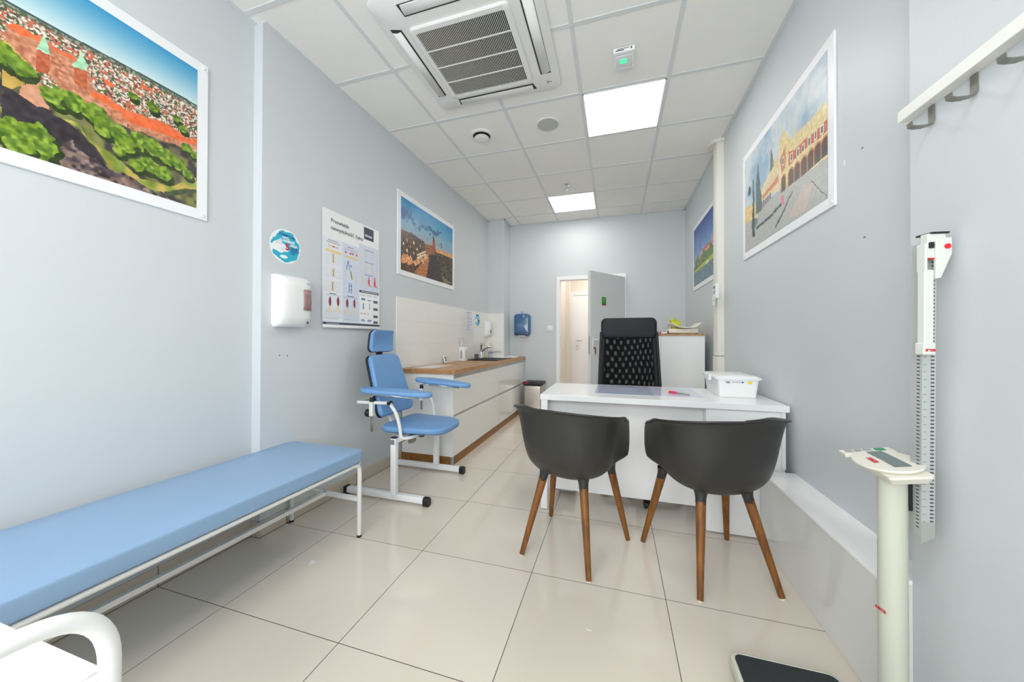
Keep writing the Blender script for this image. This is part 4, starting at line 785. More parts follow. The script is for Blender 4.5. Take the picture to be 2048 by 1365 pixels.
# ================================================================== COUNTER
WT = 0.86
def cab(y0, y1, lab, far):
    t = thing('base_cabinet', ((wx(y0)+0.2)/2, (y0+y1)/2, 0), lab, 'cabinet', 'white base cabinets under the oak worktop')
    mb = MB()
    if not far: mb.rbox(wx(y1)+0.012, 0.184, y0, y1, 0.080, 0.8195, 0.001, 1)
    else: mb.box(wx(y1)+0.006, 0.184, y0, 4.028, 0.080, 0.8195).box(-0.030, 0.184, 4.028, y1, 0.080, 0.8195)
    if not far: mb.box(wx(y0)+0.012, 0.202, y0-0.001, y0+0.017, 0.080, 0.8195)
    else: mb.box(0.184, 0.202, y1-0.017, y1, 0.080, 0.8195)
    obj('carcass', mb, GLOSSW, t)
    a = y0+0.018 if not far else y0+0.002; b_ = y1-0.002 if not far else y1-0.018
    for z0, z1 in ((0.082, 0.432), (0.455, 0.778)):
        dr = obj('drawer', MB().rbox(0.185, 0.204, a, b_, z0, z1, 0.0015, 2), GLOSSW, t)
        obj('grip_profile', MB().box(0.183, 0.1885, a, b_, z1-0.001, z1+0.022 if z0 < 0.3 else 0.8192), ALU, dr)
cab(1.790, 3.075, 'white glossy base cabinet with drawers, the nearer unit beside the blue chair', False)
cab(3.078, 4.325, 'white glossy base cabinet with drawers, the farther unit under the sinks', True)
pl = thing('plinth_board', (0.19, 3.0, 0), 'brown wood plinth strip under the white base cabinets', 'plinth')
obj('board', MB().box(0.180, 0.197, 1.815, 4.325, 0.0, 0.079).box(wx(1.8)+0.010, 0.172, 1.797, 1.812, 0.0, 0.079), PLINTH, pl)
obj('corner_profile', MB().rbox(0.171, 0.200, 1.793, 1.816, 0.0, 0.0795, 0.007, 3), ALU, pl)
mb = MB(); mb.prism([(wx(1.765)+0.001, 1.765), (0.226, 1.765), (0.226, 4.346), (-0.034, 4.346), (-0.034, 4.027), (wx(4.027)+0.011, 4.027), (wx(1.76)+0.011, 1.78)], 0.820, WT)
props(obj('worktop', mb, OAK, None, bevel=0.002), 'long oak wood worktop over the white base cabinets', 'worktop')
fr = frame((0, 0, WT), 'T')
o = obj('plastic_mat', MB().rbox(-0.27, -0.04, 1.88, 2.30, WT, WT+0.0015, 0.0005, 1), M('clear mat', (226, 224, 222), 0.1)); props(o, 'thin pale plastic sheet lying on the near end of the oak worktop', 'mat')
# sinks
BS = M('black granite sink', (30, 32, 34), 0.35, var=0.2, scale=80)
s1 = thing('kitchen_sink', (-0.05, 3.42, WT), 'black rectangular sink set into the oak worktop, nearer of the two sinks', 'sink')
mb = MB(); mb.rbox(-0.275, 0.170, 3.10, 3.125, WT, WT+0.008, 0.002).rbox(-0.275, 0.170, 3.68, 3.705, WT, WT+0.008, 0.002).rbox(0.145, 0.170, 3.10, 3.705, WT, WT+0.008, 0.002).rbox(-0.275, -0.200, 3.10, 3.705, WT, WT+0.008, 0.002)
obj('rim', mb, BS, s1); mb = MB(); mb.box(-0.20, 0.146, 3.124, 3.40, WT+0.0005, WT+0.003)
for i in range(7): mb.box(-0.18, 0.13, 3.14+0.035*i, 3.148+0.035*i, WT+0.003, WT+0.006)
obj('drainer', mb, BS, s1); obj('basin', MB().box(-0.20, 0.146, 3.40, 3.68, WT+0.0004, WT+0.0015), M('sink well', (16, 17, 18), 0.5), s1)
s2 = thing('wash_sink', (0.0, 3.9, WT), 'white wash basin set into the far end of the oak worktop', 'sink')
mb = MB(); mb.rbox(-0.255, 0.175, 3.74, 3.775, WT, WT+0.014, 0.004).rbox(0.135, 0.175, 3.74, 4.235, WT, WT+0.014, 0.004).rbox(-0.255, -0.242, 3.74, 4.024, WT, WT+0.010, 0.002).rbox(-0.03, 0.175, 4.20, 4.235, WT, WT+0.014, 0.004).rbox(-0.255, -0.02, 3.985, 4.024, WT, WT+0.014, 0.004)
obj('rim', mb, WHITE, s2, smooth=40); obj('basin', MB().box(-0.21, 0.14, 3.77, 4.0, WT+0.001, WT+0.004).box(-0.028, 0.14, 3.99, 4.205, WT+0.001, WT+0.004), WHITE, s2)
t1 = thing('sink_tap', (-0.235, 3.60, WT+0.008), 'tall chrome lever tap at the black sink', 'tap')
obj('body', MB().lathe([(0.026, WT+0.008), (0.026, WT+0.02), (0.019, WT+0.03), (0.019, WT+0.17), (0.023, WT+0.175), (0.024, WT+0.205), (0.016, WT+0.215), (0.002, WT+0.216)], -0.235, 3.60, 20), CHROME, t1, smooth=40)
obj('spout', MB().tube([(-0.23, 3.60, WT+0.10), (-0.18, 3.60, WT+0.145), (-0.13, 3.60, WT+0.165), (-0.10, 3.60, WT+0.16)], 0.014, 12), CHROME, t1, smooth=True)
obj('lever', MB().rbox(-0.25, -0.20, 3.59, 3.61, WT+0.212, WT+0.222, 0.004), CHROME, t1)
t2 = thing('basin_tap', (-0.215, 3.87, WT+0.014), 'chrome tap with a long straight spout at the white wash basin', 'tap')
obj('body', MB().lathe([(0.024, WT+0.0045), (0.024, WT+0.02), (0.021, WT+0.03), (0.021, WT+0.125), (0.018, WT+0.135), (0.002, WT+0.136)], -0.215, 3.87, 20), CHROME, t2, smooth=40)
obj('spout', MB().tube([(-0.21, 3.87, WT+0.075), (-0.10, 3.87, WT+0.088), (-0.03, 3.87, WT+0.090), (-0.025, 3.87, WT+0.078)], 0.0125, 12), CHROME, t2, smooth=True)
obj('lever', MB().tube([(-0.215, 3.87, WT+0.136), (-0.16, 3.87, WT+0.150), (-0.10, 3.87, WT+0.150)], 0.0045, 8), CHROME, t2, smooth=True)
glass = M('clear plastic', (220, 222, 226), 0.08, trans=0.85)
gc = thing('drinking_glass', (-0.215, 3.42, WT+0.008), 'small clear glass standing behind the black sink by the tap', 'glass')
obj('cup', MB().lathe([(0.026, WT+0.008), (0.033, WT+0.07), (0.030, WT+0.07), (0.024, WT+0.012), (0.001, WT+0.012)], -0.235, 3.42, 20), M('smoky glass', (150, 146, 148), 0.08, trans=0.6), gc, smooth=40)
for i, (x, y, h, r) in enumerate(((-0.14, 3.715, 0.125, 0.024),)):
    sb = thing('soap_bottle', (x, y, WT), 'clear soap bottle with a blue print between the two taps', 'bottle')
    obj('bottle', MB().lathe([(r, WT), (r, WT+h*0.75), (r*0.4, WT+h*0.9), (r*0.4, WT+h)], x, y, 18), M('clear bottle', (214, 220, 230), 0.1, trans=0.5), sb, smooth=40)
    obj('pump', MB().cyl((x, y, WT+h), (x, y, WT+h+0.02), 0.006).box(x-0.005, x+0.03, y-0.005, y+0.005, WT+h+0.02, WT+h+0.028), WHITE, sb)
    obj('label', MB().cyl((x, y, WT+0.075), (x, y, WT+0.09), r*1.02, n=18), M('label blue', (90, 120, 190), 0.5), sb)
cx_ = thing('paper_box', (-0.26, 3.98, WT), 'cream paper box standing behind the white wash basin', 'box')
obj('carton', MB().rbox(-0.287, -0.225, 3.88, 4.02, WT+0.0145, WT+0.225, 0.002), M('cream carton', (236, 232, 216), 0.5), cx_)
gb = thing('glove_dispenser', (-0.27, 3.04, WT), 'white upright dispenser box on the worktop against the tiles', 'dispenser')
obj('case', MB().rbox(wx(3)+0.012, -0.222, 2.985, 3.085, WT, WT+0.175, 0.004), WHITE, gb, smooth=40)
obj('front_slot', MB().box(-0.2225, -0.2205, 3.03, 3.045, WT+0.03, WT+0.13), M('slot grey', (150, 150, 150), 0.6), gb)
obj('side_slot', MB().box(-0.275, -0.255, 2.9835, 2.9855, WT+0.03, WT+0.13), M('slot grey', (150, 150, 150), 0.6), gb)
pk = obj('clear_pouch', MB().rbox(wx(3.1)+0.0125, wx(3.1)+0.050, 3.02, 3.075, WT+0.176, WT+0.30, 0.004), M('milky film', (236, 236, 234), 0.3, trans=0.3)); props(pk, 'clear plastic pouch standing on top of the white upright dispenser box', 'pouch')
rm = thing('temperature_gauge', (-0.28, 2.60, WT), 'small white gadget with two black windows leaning on the tiles', 'gadget')
Tm = Matrix.Translation((wx(2.6)+0.035, 2.565, WT)) @ Matrix.Rotation(-0.25, 4, 'Y')
obj('case', MB().rbox(0, 0.014, 0, 0.06, 0, 0.085, 0.004).xf(Tm), WHITE, rm, smooth=40)
for z in (0.05, 0.022): obj('display', MB().box(0.0138, 0.0148, 0.014, 0.046, z, z+0.018).xf(Tm), BLK, rm)
# notice sheet, second dispenser, socket on the tiles
fr = frame((wx(3.22)+0.0105, 3.215, 1.24), 'L', LA)
ns_ = thing('notice_sheet', tuple(fr.translation), 'printed instruction sheet taped to the white tiles beside the small sticker', 'notice')
cv = Canvas(60, 84, 0.8, 3); cv.a[:] = (226, 229, 236)
for y in np.arange(0.08, 0.95, 0.035): cv.rect(0.10, y, 0.45+0.4*((y*37) % 1), y+0.012, (176, 182, 196))
for a in (0.3, 0.45, 0.6): cv.rect(0.12, a, 0.4, a+0.07, (196, 202, 212)); cv.rect(0.55, a, 0.85, a+0.07, (190, 196, 206))
cv.rect(0.1, 0.93, 0.85, 0.95, (120, 126, 146)); cv.rect(0.1, 0.06, 0.85, 0.075, (120, 134, 168)); cv.rect(0.2, 0.2, 0.4, 0.27, (178, 186, 214))
obj('sheet', MB().box(0, 0.215, 0, 0.27, 0.0, 0.0008).xf(fr), PAPER, ns_); cv.build('print', fr, 0.215, 0.27, ns_)
fr = frame((wx(3.95)+0.010, 3.86, 1.168), 'L', LA)
sd_ = thing('soap_dispenser', tuple(fr @ Vector((0.05, 0, 0.05))), 'white soap dispenser with a blue button on the tiles above the wash basin', 'dispenser')
obj('housing', shell(0.110, 0.245, 0.085, fr), WHITE, sd_, smooth=60)
obj('button', MB().lathe([(0.002, 0.092), (0.016, 0.090), (0.022, 0.084), (0.022, 0.075)], 0, 0, 18, sx=0.6, sy=1.5).xf(fr @ Matrix.Translation((0.06, 0.09, -0.004))), M('blue button', (40, 84, 170), 0.4), sd_, smooth=50)
# blue towel dispenser, switch on the back wall
td = thing('towel_dispenser', (0.185, 4.30, 1.18), 'translucent blue paper towel dispenser on the back wall', 'dispenser')
NB = M('translucent blue plastic', (62, 104, 148), 0.16, var=0.06, scale=5, coat=0.4)
rows = []
def rr2(x0, x1, z0, z1, r, y): 
    p = rsq((x0+x1)/2, (z0+z1)/2, (x1-x0)/2, (z1-z0)/2, r, 6); return [(a, y, b_) for a, b_ in p]
rows = [rr2(0.060, 0.312, 1.190, 1.535, 0.05, 4.352), rr2(0.060, 0.312, 1.190, 1.535, 0.05, 4.262), rr2(0.068, 0.304, 1.198, 1.527, 0.05, 4.245), rr2(0.085, 0.287, 1.215, 1.510, 0.045, 4.238)]
mb = MB().grid(rows, closed=True); n = len(rows[0]); mb.f.append(tuple(range(len(mb.v)-n, len(mb.v)))); mb.mi.append(0)
obj('cover', mb, NB, td, smooth=45)
obj('lower_band', MB().rbox(0.068, 0.304, 4.235, 4.35, 1.196, 1.240, 0.01), M('darker blue plastic', (36, 68, 108), 0.2), td, smooth=40)
obj('paper_slot', MB().rbox(0.13, 0.24, 4.25, 4.33, 1.176, 1.200, 0.006), M('slot cream', (226, 216, 196), 0.4), td, smooth=40)
obj('key_tab', MB().lathe([(0.001, 0.008), (0.008, 0.007), (0.010, 0), (0.008, -0.007), (0.001, -0.008)], 0, 0, 14).xf(Matrix.Translation((0.178, 4.30, 1.563))).box(0.175, 0.181, 4.297, 4.303, 1.53, 1.56), NB, td, smooth=50)
obj('logo_flash', MB().prism([(0.200, 1.485), (0.212, 1.500), (0.242, 1.506), (0.228, 1.490)], 4.2365, 4.2385, 'y'), WHITEINK, td)
sw = thing('light_switch', (0.612, 4.35, 1.27), 'square white light switch left of the door', 'switch')
obj('plate', MB().rbox(0.572, 0.655, 4.343, 4.356, 1.262, 1.347, 0.003), WHITE, sw, smooth=40); obj('rocker', MB().rbox(0.584, 0.643, 4.339, 4.345, 1.275, 1.335, 0.003), WHITE, sw, smooth=40)
# pedal bin
bi = thing('pedal_bin', (0.41, 4.17, 0), 'slim steel pedal bin with a black lid at the far end of the counter', 'bin')
STL = M('brushed steel', (196, 190, 182), 0.3, metal=0.75, var=0.05)
obj('body', MB().rbox(0.275, 0.545, 4.04, 4.30, 0.012, 0.452, 0.03, 5), STL, bi, smooth=50)
obj('base_ring', MB().rbox(0.272, 0.548, 4.037, 4.303, 0.0, 0.03, 0.012), BLK, bi)
ld_ = obj('lid', MB().rbox(0.262, 0.560, 4.026, 4.312, 0.448, 0.495, 0.014, 4), BLK, bi, smooth=50)
obj('lid_sticker', MB().box(0.285, 0.345, 4.05, 4.13, 0.495, 0.4962).box(0.285, 0.345, 4.0255, 4.0265, 0.470, 0.486), RED, ld_)
obj('pedal', MB().rbox(0.37, 0.45, 3.99, 4.045, 0.012, 0.026, 0.004), BLK, bi)

# ================================================================== DESK
DZ = 0.768
dk = thing('office_desk', (1.81, 1.57, 0), 'long white laminate office desk with a right pedestal', 'desk')
obj('desktop', MB().rbox(1.108, 2.512, 1.238, 1.890, DZ-0.036, DZ, 0.002), DESKW, dk)
obj('leg_frame', MB().rbox(1.112, 1.156, 1.246, 1.290, 0.004, DZ-0.036, 0.002).rbox(1.112, 1.156, 1.838, 1.882, 0.004, DZ-0.036, 0.002).box(1.116, 1.152, 1.29, 1.838, DZ-0.08, DZ-0.036), DESKW, dk)
for y in (1.268, 1.86): obj('foot_glide', MB().cyl((1.134, y, 0), (1.134, y, 0.006), 0.016), BLK, dk)
obj('modesty_panel', MB().rbox(1.150, 2.106, 1.350, 1.368, 0.105, DZ-0.036, 0.001, 1), DESKW, dk)
pd_ = obj('pedestal', MB().rbox(2.104, 2.498, 1.262, 1.870, 0.006, DZ-0.036, 0.002), DESKW, dk)
obj('side_board', MB().box(2.480, 2.500, 1.256, 1.874, 0.41, DZ-0.036), DESKW, pd_); obj('front_board', MB().rbox(2.118, 2.478, 1.254, 1.262, 0.010, DZ-0.040, 0.001, 1), DESKW, pd_)
obj('cable_tray', MB().rbox(1.17, 1.30, 1.50, 1.75, 0.03, 0.12, 0.004), M('lilac grey metal', (170, 164, 172), 0.4), dk)
# desk mat, pen, storage box
mt = obj('desk_mat', MB().box(1.452, 2.128, 1.395, 1.845, DZ, DZ+0.0012), M('lilac desk mat', (208, 211, 228), 0.12, var=0.01)); props(mt, 'thin lilac desk mat lying on the white desk', 'mat')
fl = obj('film_sheet', MB().grid([[(x, y, DZ+0.0022+0.0035*math.exp(-((x-1.68)/0.08)**2)*math.exp(-((y-1.72)/0.07)**2)) for x in np.linspace(1.458, 1.83, 24)] for y in np.linspace(1.395, 1.85, 24)]), M('lilac film', (188, 192, 216), 0.1), smooth=True); props(fl, 'crumpled clear lilac film sheet on the left half of the desk mat', 'sheet')
pn = thing('marker_pen', (2.03, 1.50, DZ), 'pink and grey pen with a yellow tip lying on the desk mat', 'pen')
a, b_ = Vector((1.945, 1.565, DZ+0.0095)), Vector((2.075, 1.455, DZ+0.0075)); dd = (b_-a).normalized()
obj('barrel', MB().cyl(a, a+dd*0.055, 0.008), M('pink plastic', (226, 40, 100), 0.3), pn, smooth=40)
obj('cap', MB().cyl(a-dd*0.018, a, 0.004, 0.008), M('yellow plastic', (220, 214, 40), 0.3), pn, smooth=40)
obj('tail', MB().cyl(a+dd*0.055, a+dd*0.145, 0.0068, 0.004), M('pen grey', (150, 146, 142), 0.35), pn, smooth=40)
bx = thing('storage_box', (2.33, 1.66, DZ), 'white lidded plastic storage box on the right side of the desk', 'box')
BXM = M('milky white plastic', (240, 241, 240), 0.3, var=0.01)
def frus(x0, x1, y0, y1, z0, e, z1, r=0.02):
    lo_ = rsq((x0+x1)/2, (y0+y1)/2, (x1-x0)/2, (y1-y0)/2, r); hi = rsq((x0+x1)/2, (y0+y1)/2, (x1-x0)/2+e, (y1-y0)/2+e, r)
    mb = MB().grid([[(p[0], p[1], z0) for p in lo_], [(p[0], p[1], z1) for p in hi]], closed=True); n = len(lo_); mb.f += [tuple(range(n-1, -1, -1)), tuple(range(n, 2*n))]; mb.mi += [0, 0]; return mb
obj('tub', frus(2.232, 2.440, 1.490, 1.835, DZ+0.001, 0.012, DZ+0.118), BXM, bx, smooth=40)
obj('lid', frus(2.206, 2.466, 1.464, 1.862, DZ+0.114, 0.002, DZ+0.126, 0.03), BXM, bx, smooth=40)
obj('lid_top', frus(2.212, 2.460, 1.470, 1.856, DZ+0.126, -0.012, DZ+0.136, 0.03), BXM, bx, smooth=40)
obj('clip', MB().rbox(2.195, 2.212, 1.60, 1.72, DZ+0.095, DZ+0.13, 0.003), BXM, bx)
obj('label_text', MB().box(2.262, 2.290, 1.477, 1.4785, DZ+0.098, DZ+0.101).box(2.266, 2.286, 1.477, 1.4785, DZ+0.091, DZ+0.094).box(2.30, 2.345, 1.477, 1.4785, DZ+0.098, DZ+0.100).box(2.352, 2.362, 1.477, 1.4785, DZ+0.094, DZ+0.102), DARKINK, bx)
obj('warning_label', MB().box(2.388, 2.410, 1.477, 1.4785, DZ+0.090, DZ+0.104), M('yellow label', (236, 214, 40), 0.5), bx)
# ================================================================== OFFICE CHAIR
oc = thing('office_chair', (1.76, 1.74, 0), 'black high-back swivel office chair with mesh back behind the desk', 'office chair')
DKF = M('black leatherette', (27, 30, 34), 0.55, var=0.08, spec=0.3)
for k in range(5):
    a = math.radians(72*k - 82); ex_, ey_ = 1.76+0.275*math.cos(a), 1.74+0.275*math.sin(a)
    obj('base_arm', MB().tube([(1.76, 1.74, 0.10), (1.76+0.15*math.cos(a), 1.74+0.15*math.sin(a), 0.088), (ex_, ey_, 0.070)], 0.016, 10), BLK, oc, smooth=40)
    c_ = Vector((-math.sin(a), math.cos(a), 0)); P0 = Vector((ex_, ey_, 0.027)); mb = MB()
    for s in (-0.016, 0.016): mb.cyl(P0+c_*(s-0.009), P0+c_*(s+0.009), 0.027, n=18)
    mb.cyl((ex_, ey_, 0.03), (ex_, ey_, 0.075), 0.008); obj('caster', mb, BLK, oc, smooth=40)
obj('gas_lift', MB().cyl((1.76, 1.74, 0.09), (1.76, 1.74, 0.42), 0.024), BLK, oc, smooth=40)
obj('seat', MB().pad(rsq(1.76, 1.76, 0.24, 0.235, 0.07, 6), 0.42, 0.49, r=0.025, crown=0.01), DKF, oc, smooth=50)
# the back: side posts widen downwards, headrest pad on top
YB = 2.07
def bw(z): return 0.222 + (0.245-0.222)*(1.18-z)/0.44 
xc = 1.695
mb = MB()
for s in (-1, 1):
    pr = []
    for z in np.linspace(0.46, 1.20, 12):
        xo = xc + s*bw(z) + 0.012*(1.2-z)*(1 if s > 0 else 1); y = YB + 0.02*math.sin((z-0.46)/0.74*PI)
        pr.append((xo, y, z))
    o = obj('back_post', MB().tube(pr, 0.013, 12), BLK, oc, smooth=True)
meshm = bpy.data.materials.new('black see-through mesh'); meshm.use_nodes = True; nt = meshm.node_tree; b = nt.nodes['Principled BSDF']
b.inputs['Base Color'].default_value = rgb((10, 11, 12)); b.inputs['Roughness'].default_value = 0.9; b.inputs['Specular IOR Level'].default_value = 0.1
tc = nt.nodes.new('ShaderNodeTexCoord'); sp = nt.nodes.new('ShaderNodeSeparateXYZ')
nzz = nt.nodes.new('ShaderNodeTexNoise'); nzz.inputs['Scale'].default_value = 3.0; nt.links.new(tc.outputs['Object'], nzz.inputs['Vector'])
vm = nt.nodes.new('ShaderNodeVectorMath'); vm.operation = 'SCALE'; vm.inputs['Scale'].default_value = 0.08; nt.links.new(nzz.outputs['Color'], vm.inputs[0])
va = nt.nodes.new('ShaderNodeVectorMath'); va.operation = 'ADD'; nt.links.new(tc.outputs['Object'], va.inputs[0]); nt.links.new(vm.outputs[0], va.inputs[1]); nt.links.new(va.outputs[0], sp.inputs[0])
# pitch gets finer towards +x, as two stretched mesh layers do
xx = mth('MULTIPLY', mth('ADD', mth('MULTIPLY', sp.outputs[0], sp.outputs[0], nt), mth('MULTIPLY', sp.outputs[0], 0.9, nt), nt), 150.0, nt)
zz = mth('MULTIPLY', sp.outputs[2], 62.0, nt)
s1_ = mth('SINE', mth('ADD', xx, zz, nt), None, nt); s2_ = mth('SINE', mth('SUBTRACT', xx, zz, nt), None, nt)
hol = mth('MULTIPLY', mth('MAXIMUM', mth('MULTIPLY', mth('ADD', mth('ADD', s1_, s2_, nt), -0.25, nt), 0.55, nt), 0.0, nt), 0.30, nt)
mp_ = mth('MINIMUM', mth('ADD', hol, 0.015, nt), 0.5, nt)
trn = nt.nodes.new('ShaderNodeBsdfTransparent'); mxs = nt.nodes.new('ShaderNodeMixShader'); nt.links.new(mp_, mxs.inputs[0]); nt.links.new(b.outputs[0], mxs.inputs[1]); nt.links.new(trn.outputs[0], mxs.inputs[2]); nt.links.new(mxs.outputs[0], nt.nodes['Material Output'].inputs[0])
rows = []
for z in np.linspace(0.50, 1.18, 14):
    y = YB + 0.02*math.sin((z-0.46)/0.74*PI)
    rows.append([(xc + u_*(bw(z)-0.005), y + 0.03*(1-u_*u_), z) for u_ in np.linspace(-1, 1, 15)])
msh = obj('mesh_panel', MB().grid(rows), meshm, oc, smooth=True)
for s in (-1, 1): obj('fabric_edge', MB().grid([[(xc + s*(bw(z)-0.006), YB-0.004, z), (xc + s*(bw(z)-0.040), YB+0.004, z)] for z in np.linspace(0.50, 1.18, 10)]), DKF, oc, smooth=True, solid=0.004)
obj('headrest', MB().pad([(x, z) for x, z in rsq(xc, 1.235, 0.224, 0.085, 0.045, 6)], -0.03, 0.03, r=0.022, crown=0.004).xf(Matrix(((1, 0, 0, 0), (0, 0, -1, YB+0.008), (0, 1, 0, 0), (0, 0, 0, 1)))), DKF, oc, smooth=50)
obj('back_bracket', MB().tube([(1.74, 1.85, 0.40), (1.71, 2.05, 0.42), (1.70, 2.085, 0.55)], 0.02, 10), BLK, oc, smooth=40)
obj('lower_rail', MB().tube([(xc-0.245, YB, 0.48), (xc, YB+0.03, 0.47), (xc+0.245, YB, 0.48)], 0.013, 10), BLK, oc, smooth=True)

# ================================================================== GREY TUB CHAIRS
def cr(vals, t):
    n = len(vals)-1; x = min(max(t*n, 0), n-1e-6); i = int(x); f = x-i
    p = [vals[max(i-1, 0)], vals[i], vals[i+1], vals[min(i+2, n)]]
    return 0.5*((2*p[1]) + (-p[0]+p[2])*f + (2*p[0]-5*p[1]+4*p[2]-p[3])*f*f + (-p[0]+3*p[1]-3*p[2]+p[3])*f**3)
#            s     w      yb      zb     zf     yf
PROF = [(0.298, -0.300, 0.793, 0.704, 0.096), (0.284, -0.286, 0.787, 0.700, 0.106), (0.273, -0.277, 0.765, 0.688, 0.114), (0.262, -0.270, 0.72, 0.655, 0.120), (0.252, -0.260, 0.66, 0.61, 0.121), (0.243, -0.250, 0.60, 0.57, 0.117), (0.235, -0.236, 0.55, 0.532, 0.098), (0.227, -0.220, 0.510, 0.504, 0.045), (0.218, -0.204, 0.485, 0.484, 0.030), (0.204, -0.186, 0.463, 0.468, 0.075), (0.180, -0.164, 0.440, 0.455, 0.150), (0.140, -0.138, 0.424, 0.447, 0.215), (0.080, -0.115, 0.416, 0.440, 0.245), (0.0, -0.10, 0.413, 0.438, 0.248)]
def tub_shell():
    rows = []; NR = 40; NU = 33
    for r in range(NR+1):
        t = r/NR; w_, yb, zb, zf, yf = [cr([p[i] for p in PROF], t) for i in range(5)]
        row = []
        for k in range(NU):
            u_ = -1 + 2*k/(NU-1); a = abs(u_); sgn = 1 if u_ >= 0 else -1
            # 0..0.55 : rounded back, 0.55..1 : side running forward
            if a < 0.58:
                q = a/0.58*PI/2; x = w_*math.sin(q)**0.82 if q > 0 else 0; y = -0.02 + (yb+0.02)*math.cos(q)**0.82 if q < PI/2-1e-9 else -0.02; fz = 0.50*(1-math.cos(q))
            else:
                q = (a-0.58)/0.42; hk = min(1, max(0, (zb-0.48)/0.06)); x = w_*(1 - 0.10*q*q*(1-hk)) + hk*q*(max(0.0, 0.274-w_) if zb < 0.78 else -0.016); y = -0.02 + (yf+0.02)*q; fz = 0.50 + 0.50*q**0.8
            row.append((sgn*x, y, zb + (zf-zb)*fz))
        rows.append(row)
    return rows
def tub_chair(loc, rz, label):
    t = thing('tub_chair', loc, label, 'chair', 'dark grey tub chairs at the desk'); t.rotation_euler = (0, 0, rz)
    sh = obj('seat_shell', MB().grid(tub_shell()), GREY, t, smooth=True, local=True)
    bmx = bmesh.new(); bmx.from_mesh(sh.data); bmesh.ops.remove_doubles(bmx, verts=bmx.verts[:], dist=0.0004); bmx.to_mesh(sh.data); bmx.free()
    md = sh.modifiers.new('thickness', 'SOLIDIFY'); md.thickness = 0.009; md.offset = 0
    for fx, fy, tx, ty, tz in ((-0.185, -0.226, -0.108, -0.105, 0.428), (0.185, -0.226, 0.108, -0.105, 0.428), (0.243, 0.226, 0.168, 0.132, 0.446), (-0.243, 0.226, -0.168, 0.132, 0.446)):
        F = Vector((fx, fy, 0.0)); Tt = Vector((tx, ty, tz)); d = Tt-F
        lg = obj('leg', MB().cyl(F+d*0.012, F+d*0.895, 0.0128, 0.0222, 20), WALNUT, t, smooth=40, local=True)
        obj('glide', MB().cyl(F, F+d*0.016, 0.0108, 0.0134, 16), CREAM, lg, smooth=40, local=True)
        rws = []
        for k, (q, r) in enumerate(((0.885, 0.0228), (0.93, 0.0234), (0.965, 0.026), (1.0, 0.031), (1.02, 0.034))):
            p = F + d*q; rws.append([(p.x + r*math.cos(a*PI/8), p.y + r*math.sin(a*PI/8), p.z) for a in range(16)])
        mb = MB().grid(rws, closed=True); mb.f.append(tuple(range(15, -1, -1))); mb.mi.append(0)
        obj('leg_socket', mb, GREY, t, smooth=True, local=True)
    return t
c1 = tub_chair((1.360, 0.880, 0), math.radians(-17), 'dark grey plastic tub chair with walnut legs, farther from the right wall')
c2 = c1.copy(); C.objects.link(c2); c2.location = (2.039, 0.902, 0); c2.rotation_euler = (0, 0, math.radians(19.5))
c2['label'] = 'dark grey plastic tub chair with walnut legs, beside the ledge on the right wall'
for chd in list(c1.children):
    q = chd.copy(); C.objects.link(q); q.parent = c2
    for g_ in chd.children:
        q2 = g_.copy(); C.objects.link(q2); q2.parent = q

# ================================================================== BACK CABINET WITH THINGS ON IT
fc = thing('filing_cabinet', (2.25, 3.6, 0), 'tall white filing cabinet with a wood edged top in the back right corner', 'cabinet')
CX0, CX1, CY0, CY1, CZ = 2.045, 2.455, 2.90, 4.10, 1.196
obj('body', MB().rbox(CX0, CX1, CY0, CY1, 0.02, CZ-0.018, 0.001, 1), DESKW, fc)
obj('top_board', MB().rbox(CX0-0.012, CX1+0.008, CY0-0.012, CY1, CZ-0.018, CZ, 0.001, 1), OAK, fc)
obj('base', MB().box(CX0+0.02, CX1-0.02, CY0+0.02, CY1-0.02, 0, 0.02), BLK, fc)
for y0, y1 in ((CY0+0.004, 3.498), (3.502, CY1-0.004)):
    for z0, z1 in ((0.03, 0.905), (0.91, CZ-0.021)):
        dr = obj('door', MB().rbox(CX0-0.018, CX0-0.001, y0, y1, z0, z1, 0.0015, 1), DESKW, fc)
        zh = z0+(z1-z0)*0.5 if z1 > 1 else 0.80
        obj('handle', MB().tube(fillet([(CX0-0.016, y0+0.40, zh+0.06), (CX0-0.050, y0+0.40, zh+0.06), (CX0-0.050, y0+0.53, zh+0.01), (CX0-0.016, y0+0.53, zh+0.01)], 0.015, 5), 0.006, 10), CHROME, dr, smooth=True)
        obj('key', MB().cyl((CX0-0.016, y0+0.46, zh-0.03), (CX0-0.045, y0+0.46, zh-0.03), 0.007).box(CX0-0.046, CX0-0.040, y0+0.45, y0+0.475, zh-0.07, zh-0.02), ALU, dr)
sc_ = thing('baby_scale', (2.28, 3.03, CZ), 'cream curved baby scale on top of the filing cabinet', 'scale')
SCM = M('warm white shell', (232, 226, 210), 0.35)
obj('base', MB().rbox(2.125, 2.405, 2.935, 3.16, CZ+0.006, CZ+0.052, 0.008), SCM, sc_, smooth=40)
rows = []
for k in range(25):
    q = k/24; x = 2.150 + 0.275*q; z = CZ + 0.062 + 0.052*max(0, 1-q/0.42)**1.6 + 0.052*max(0, (q-0.74)/0.26)**1.7
    rows.append([(x, y, z + 0.10*(y-3.05)**2) for y in np.linspace(2.91, 3.22, 9)])
obj('tray', MB().grid(rows), SCM, sc_, smooth=True, solid=0.010)
for x in (2.14, 2.39): obj('foot', MB().cyl((x, 2.955, CZ), (x, 2.955, CZ+0.008), 0.012), BLK, sc_)
obj('power_lead_plug', MB().rbox(2.116, 2.127, 2.95, 2.975, CZ+0.006, CZ+0.03, 0.002), BLK, sc_)
yn = thing('yellow_box', (2.24, 3.34, CZ), 'yellow sharps container standing behind the baby scale', 'box')
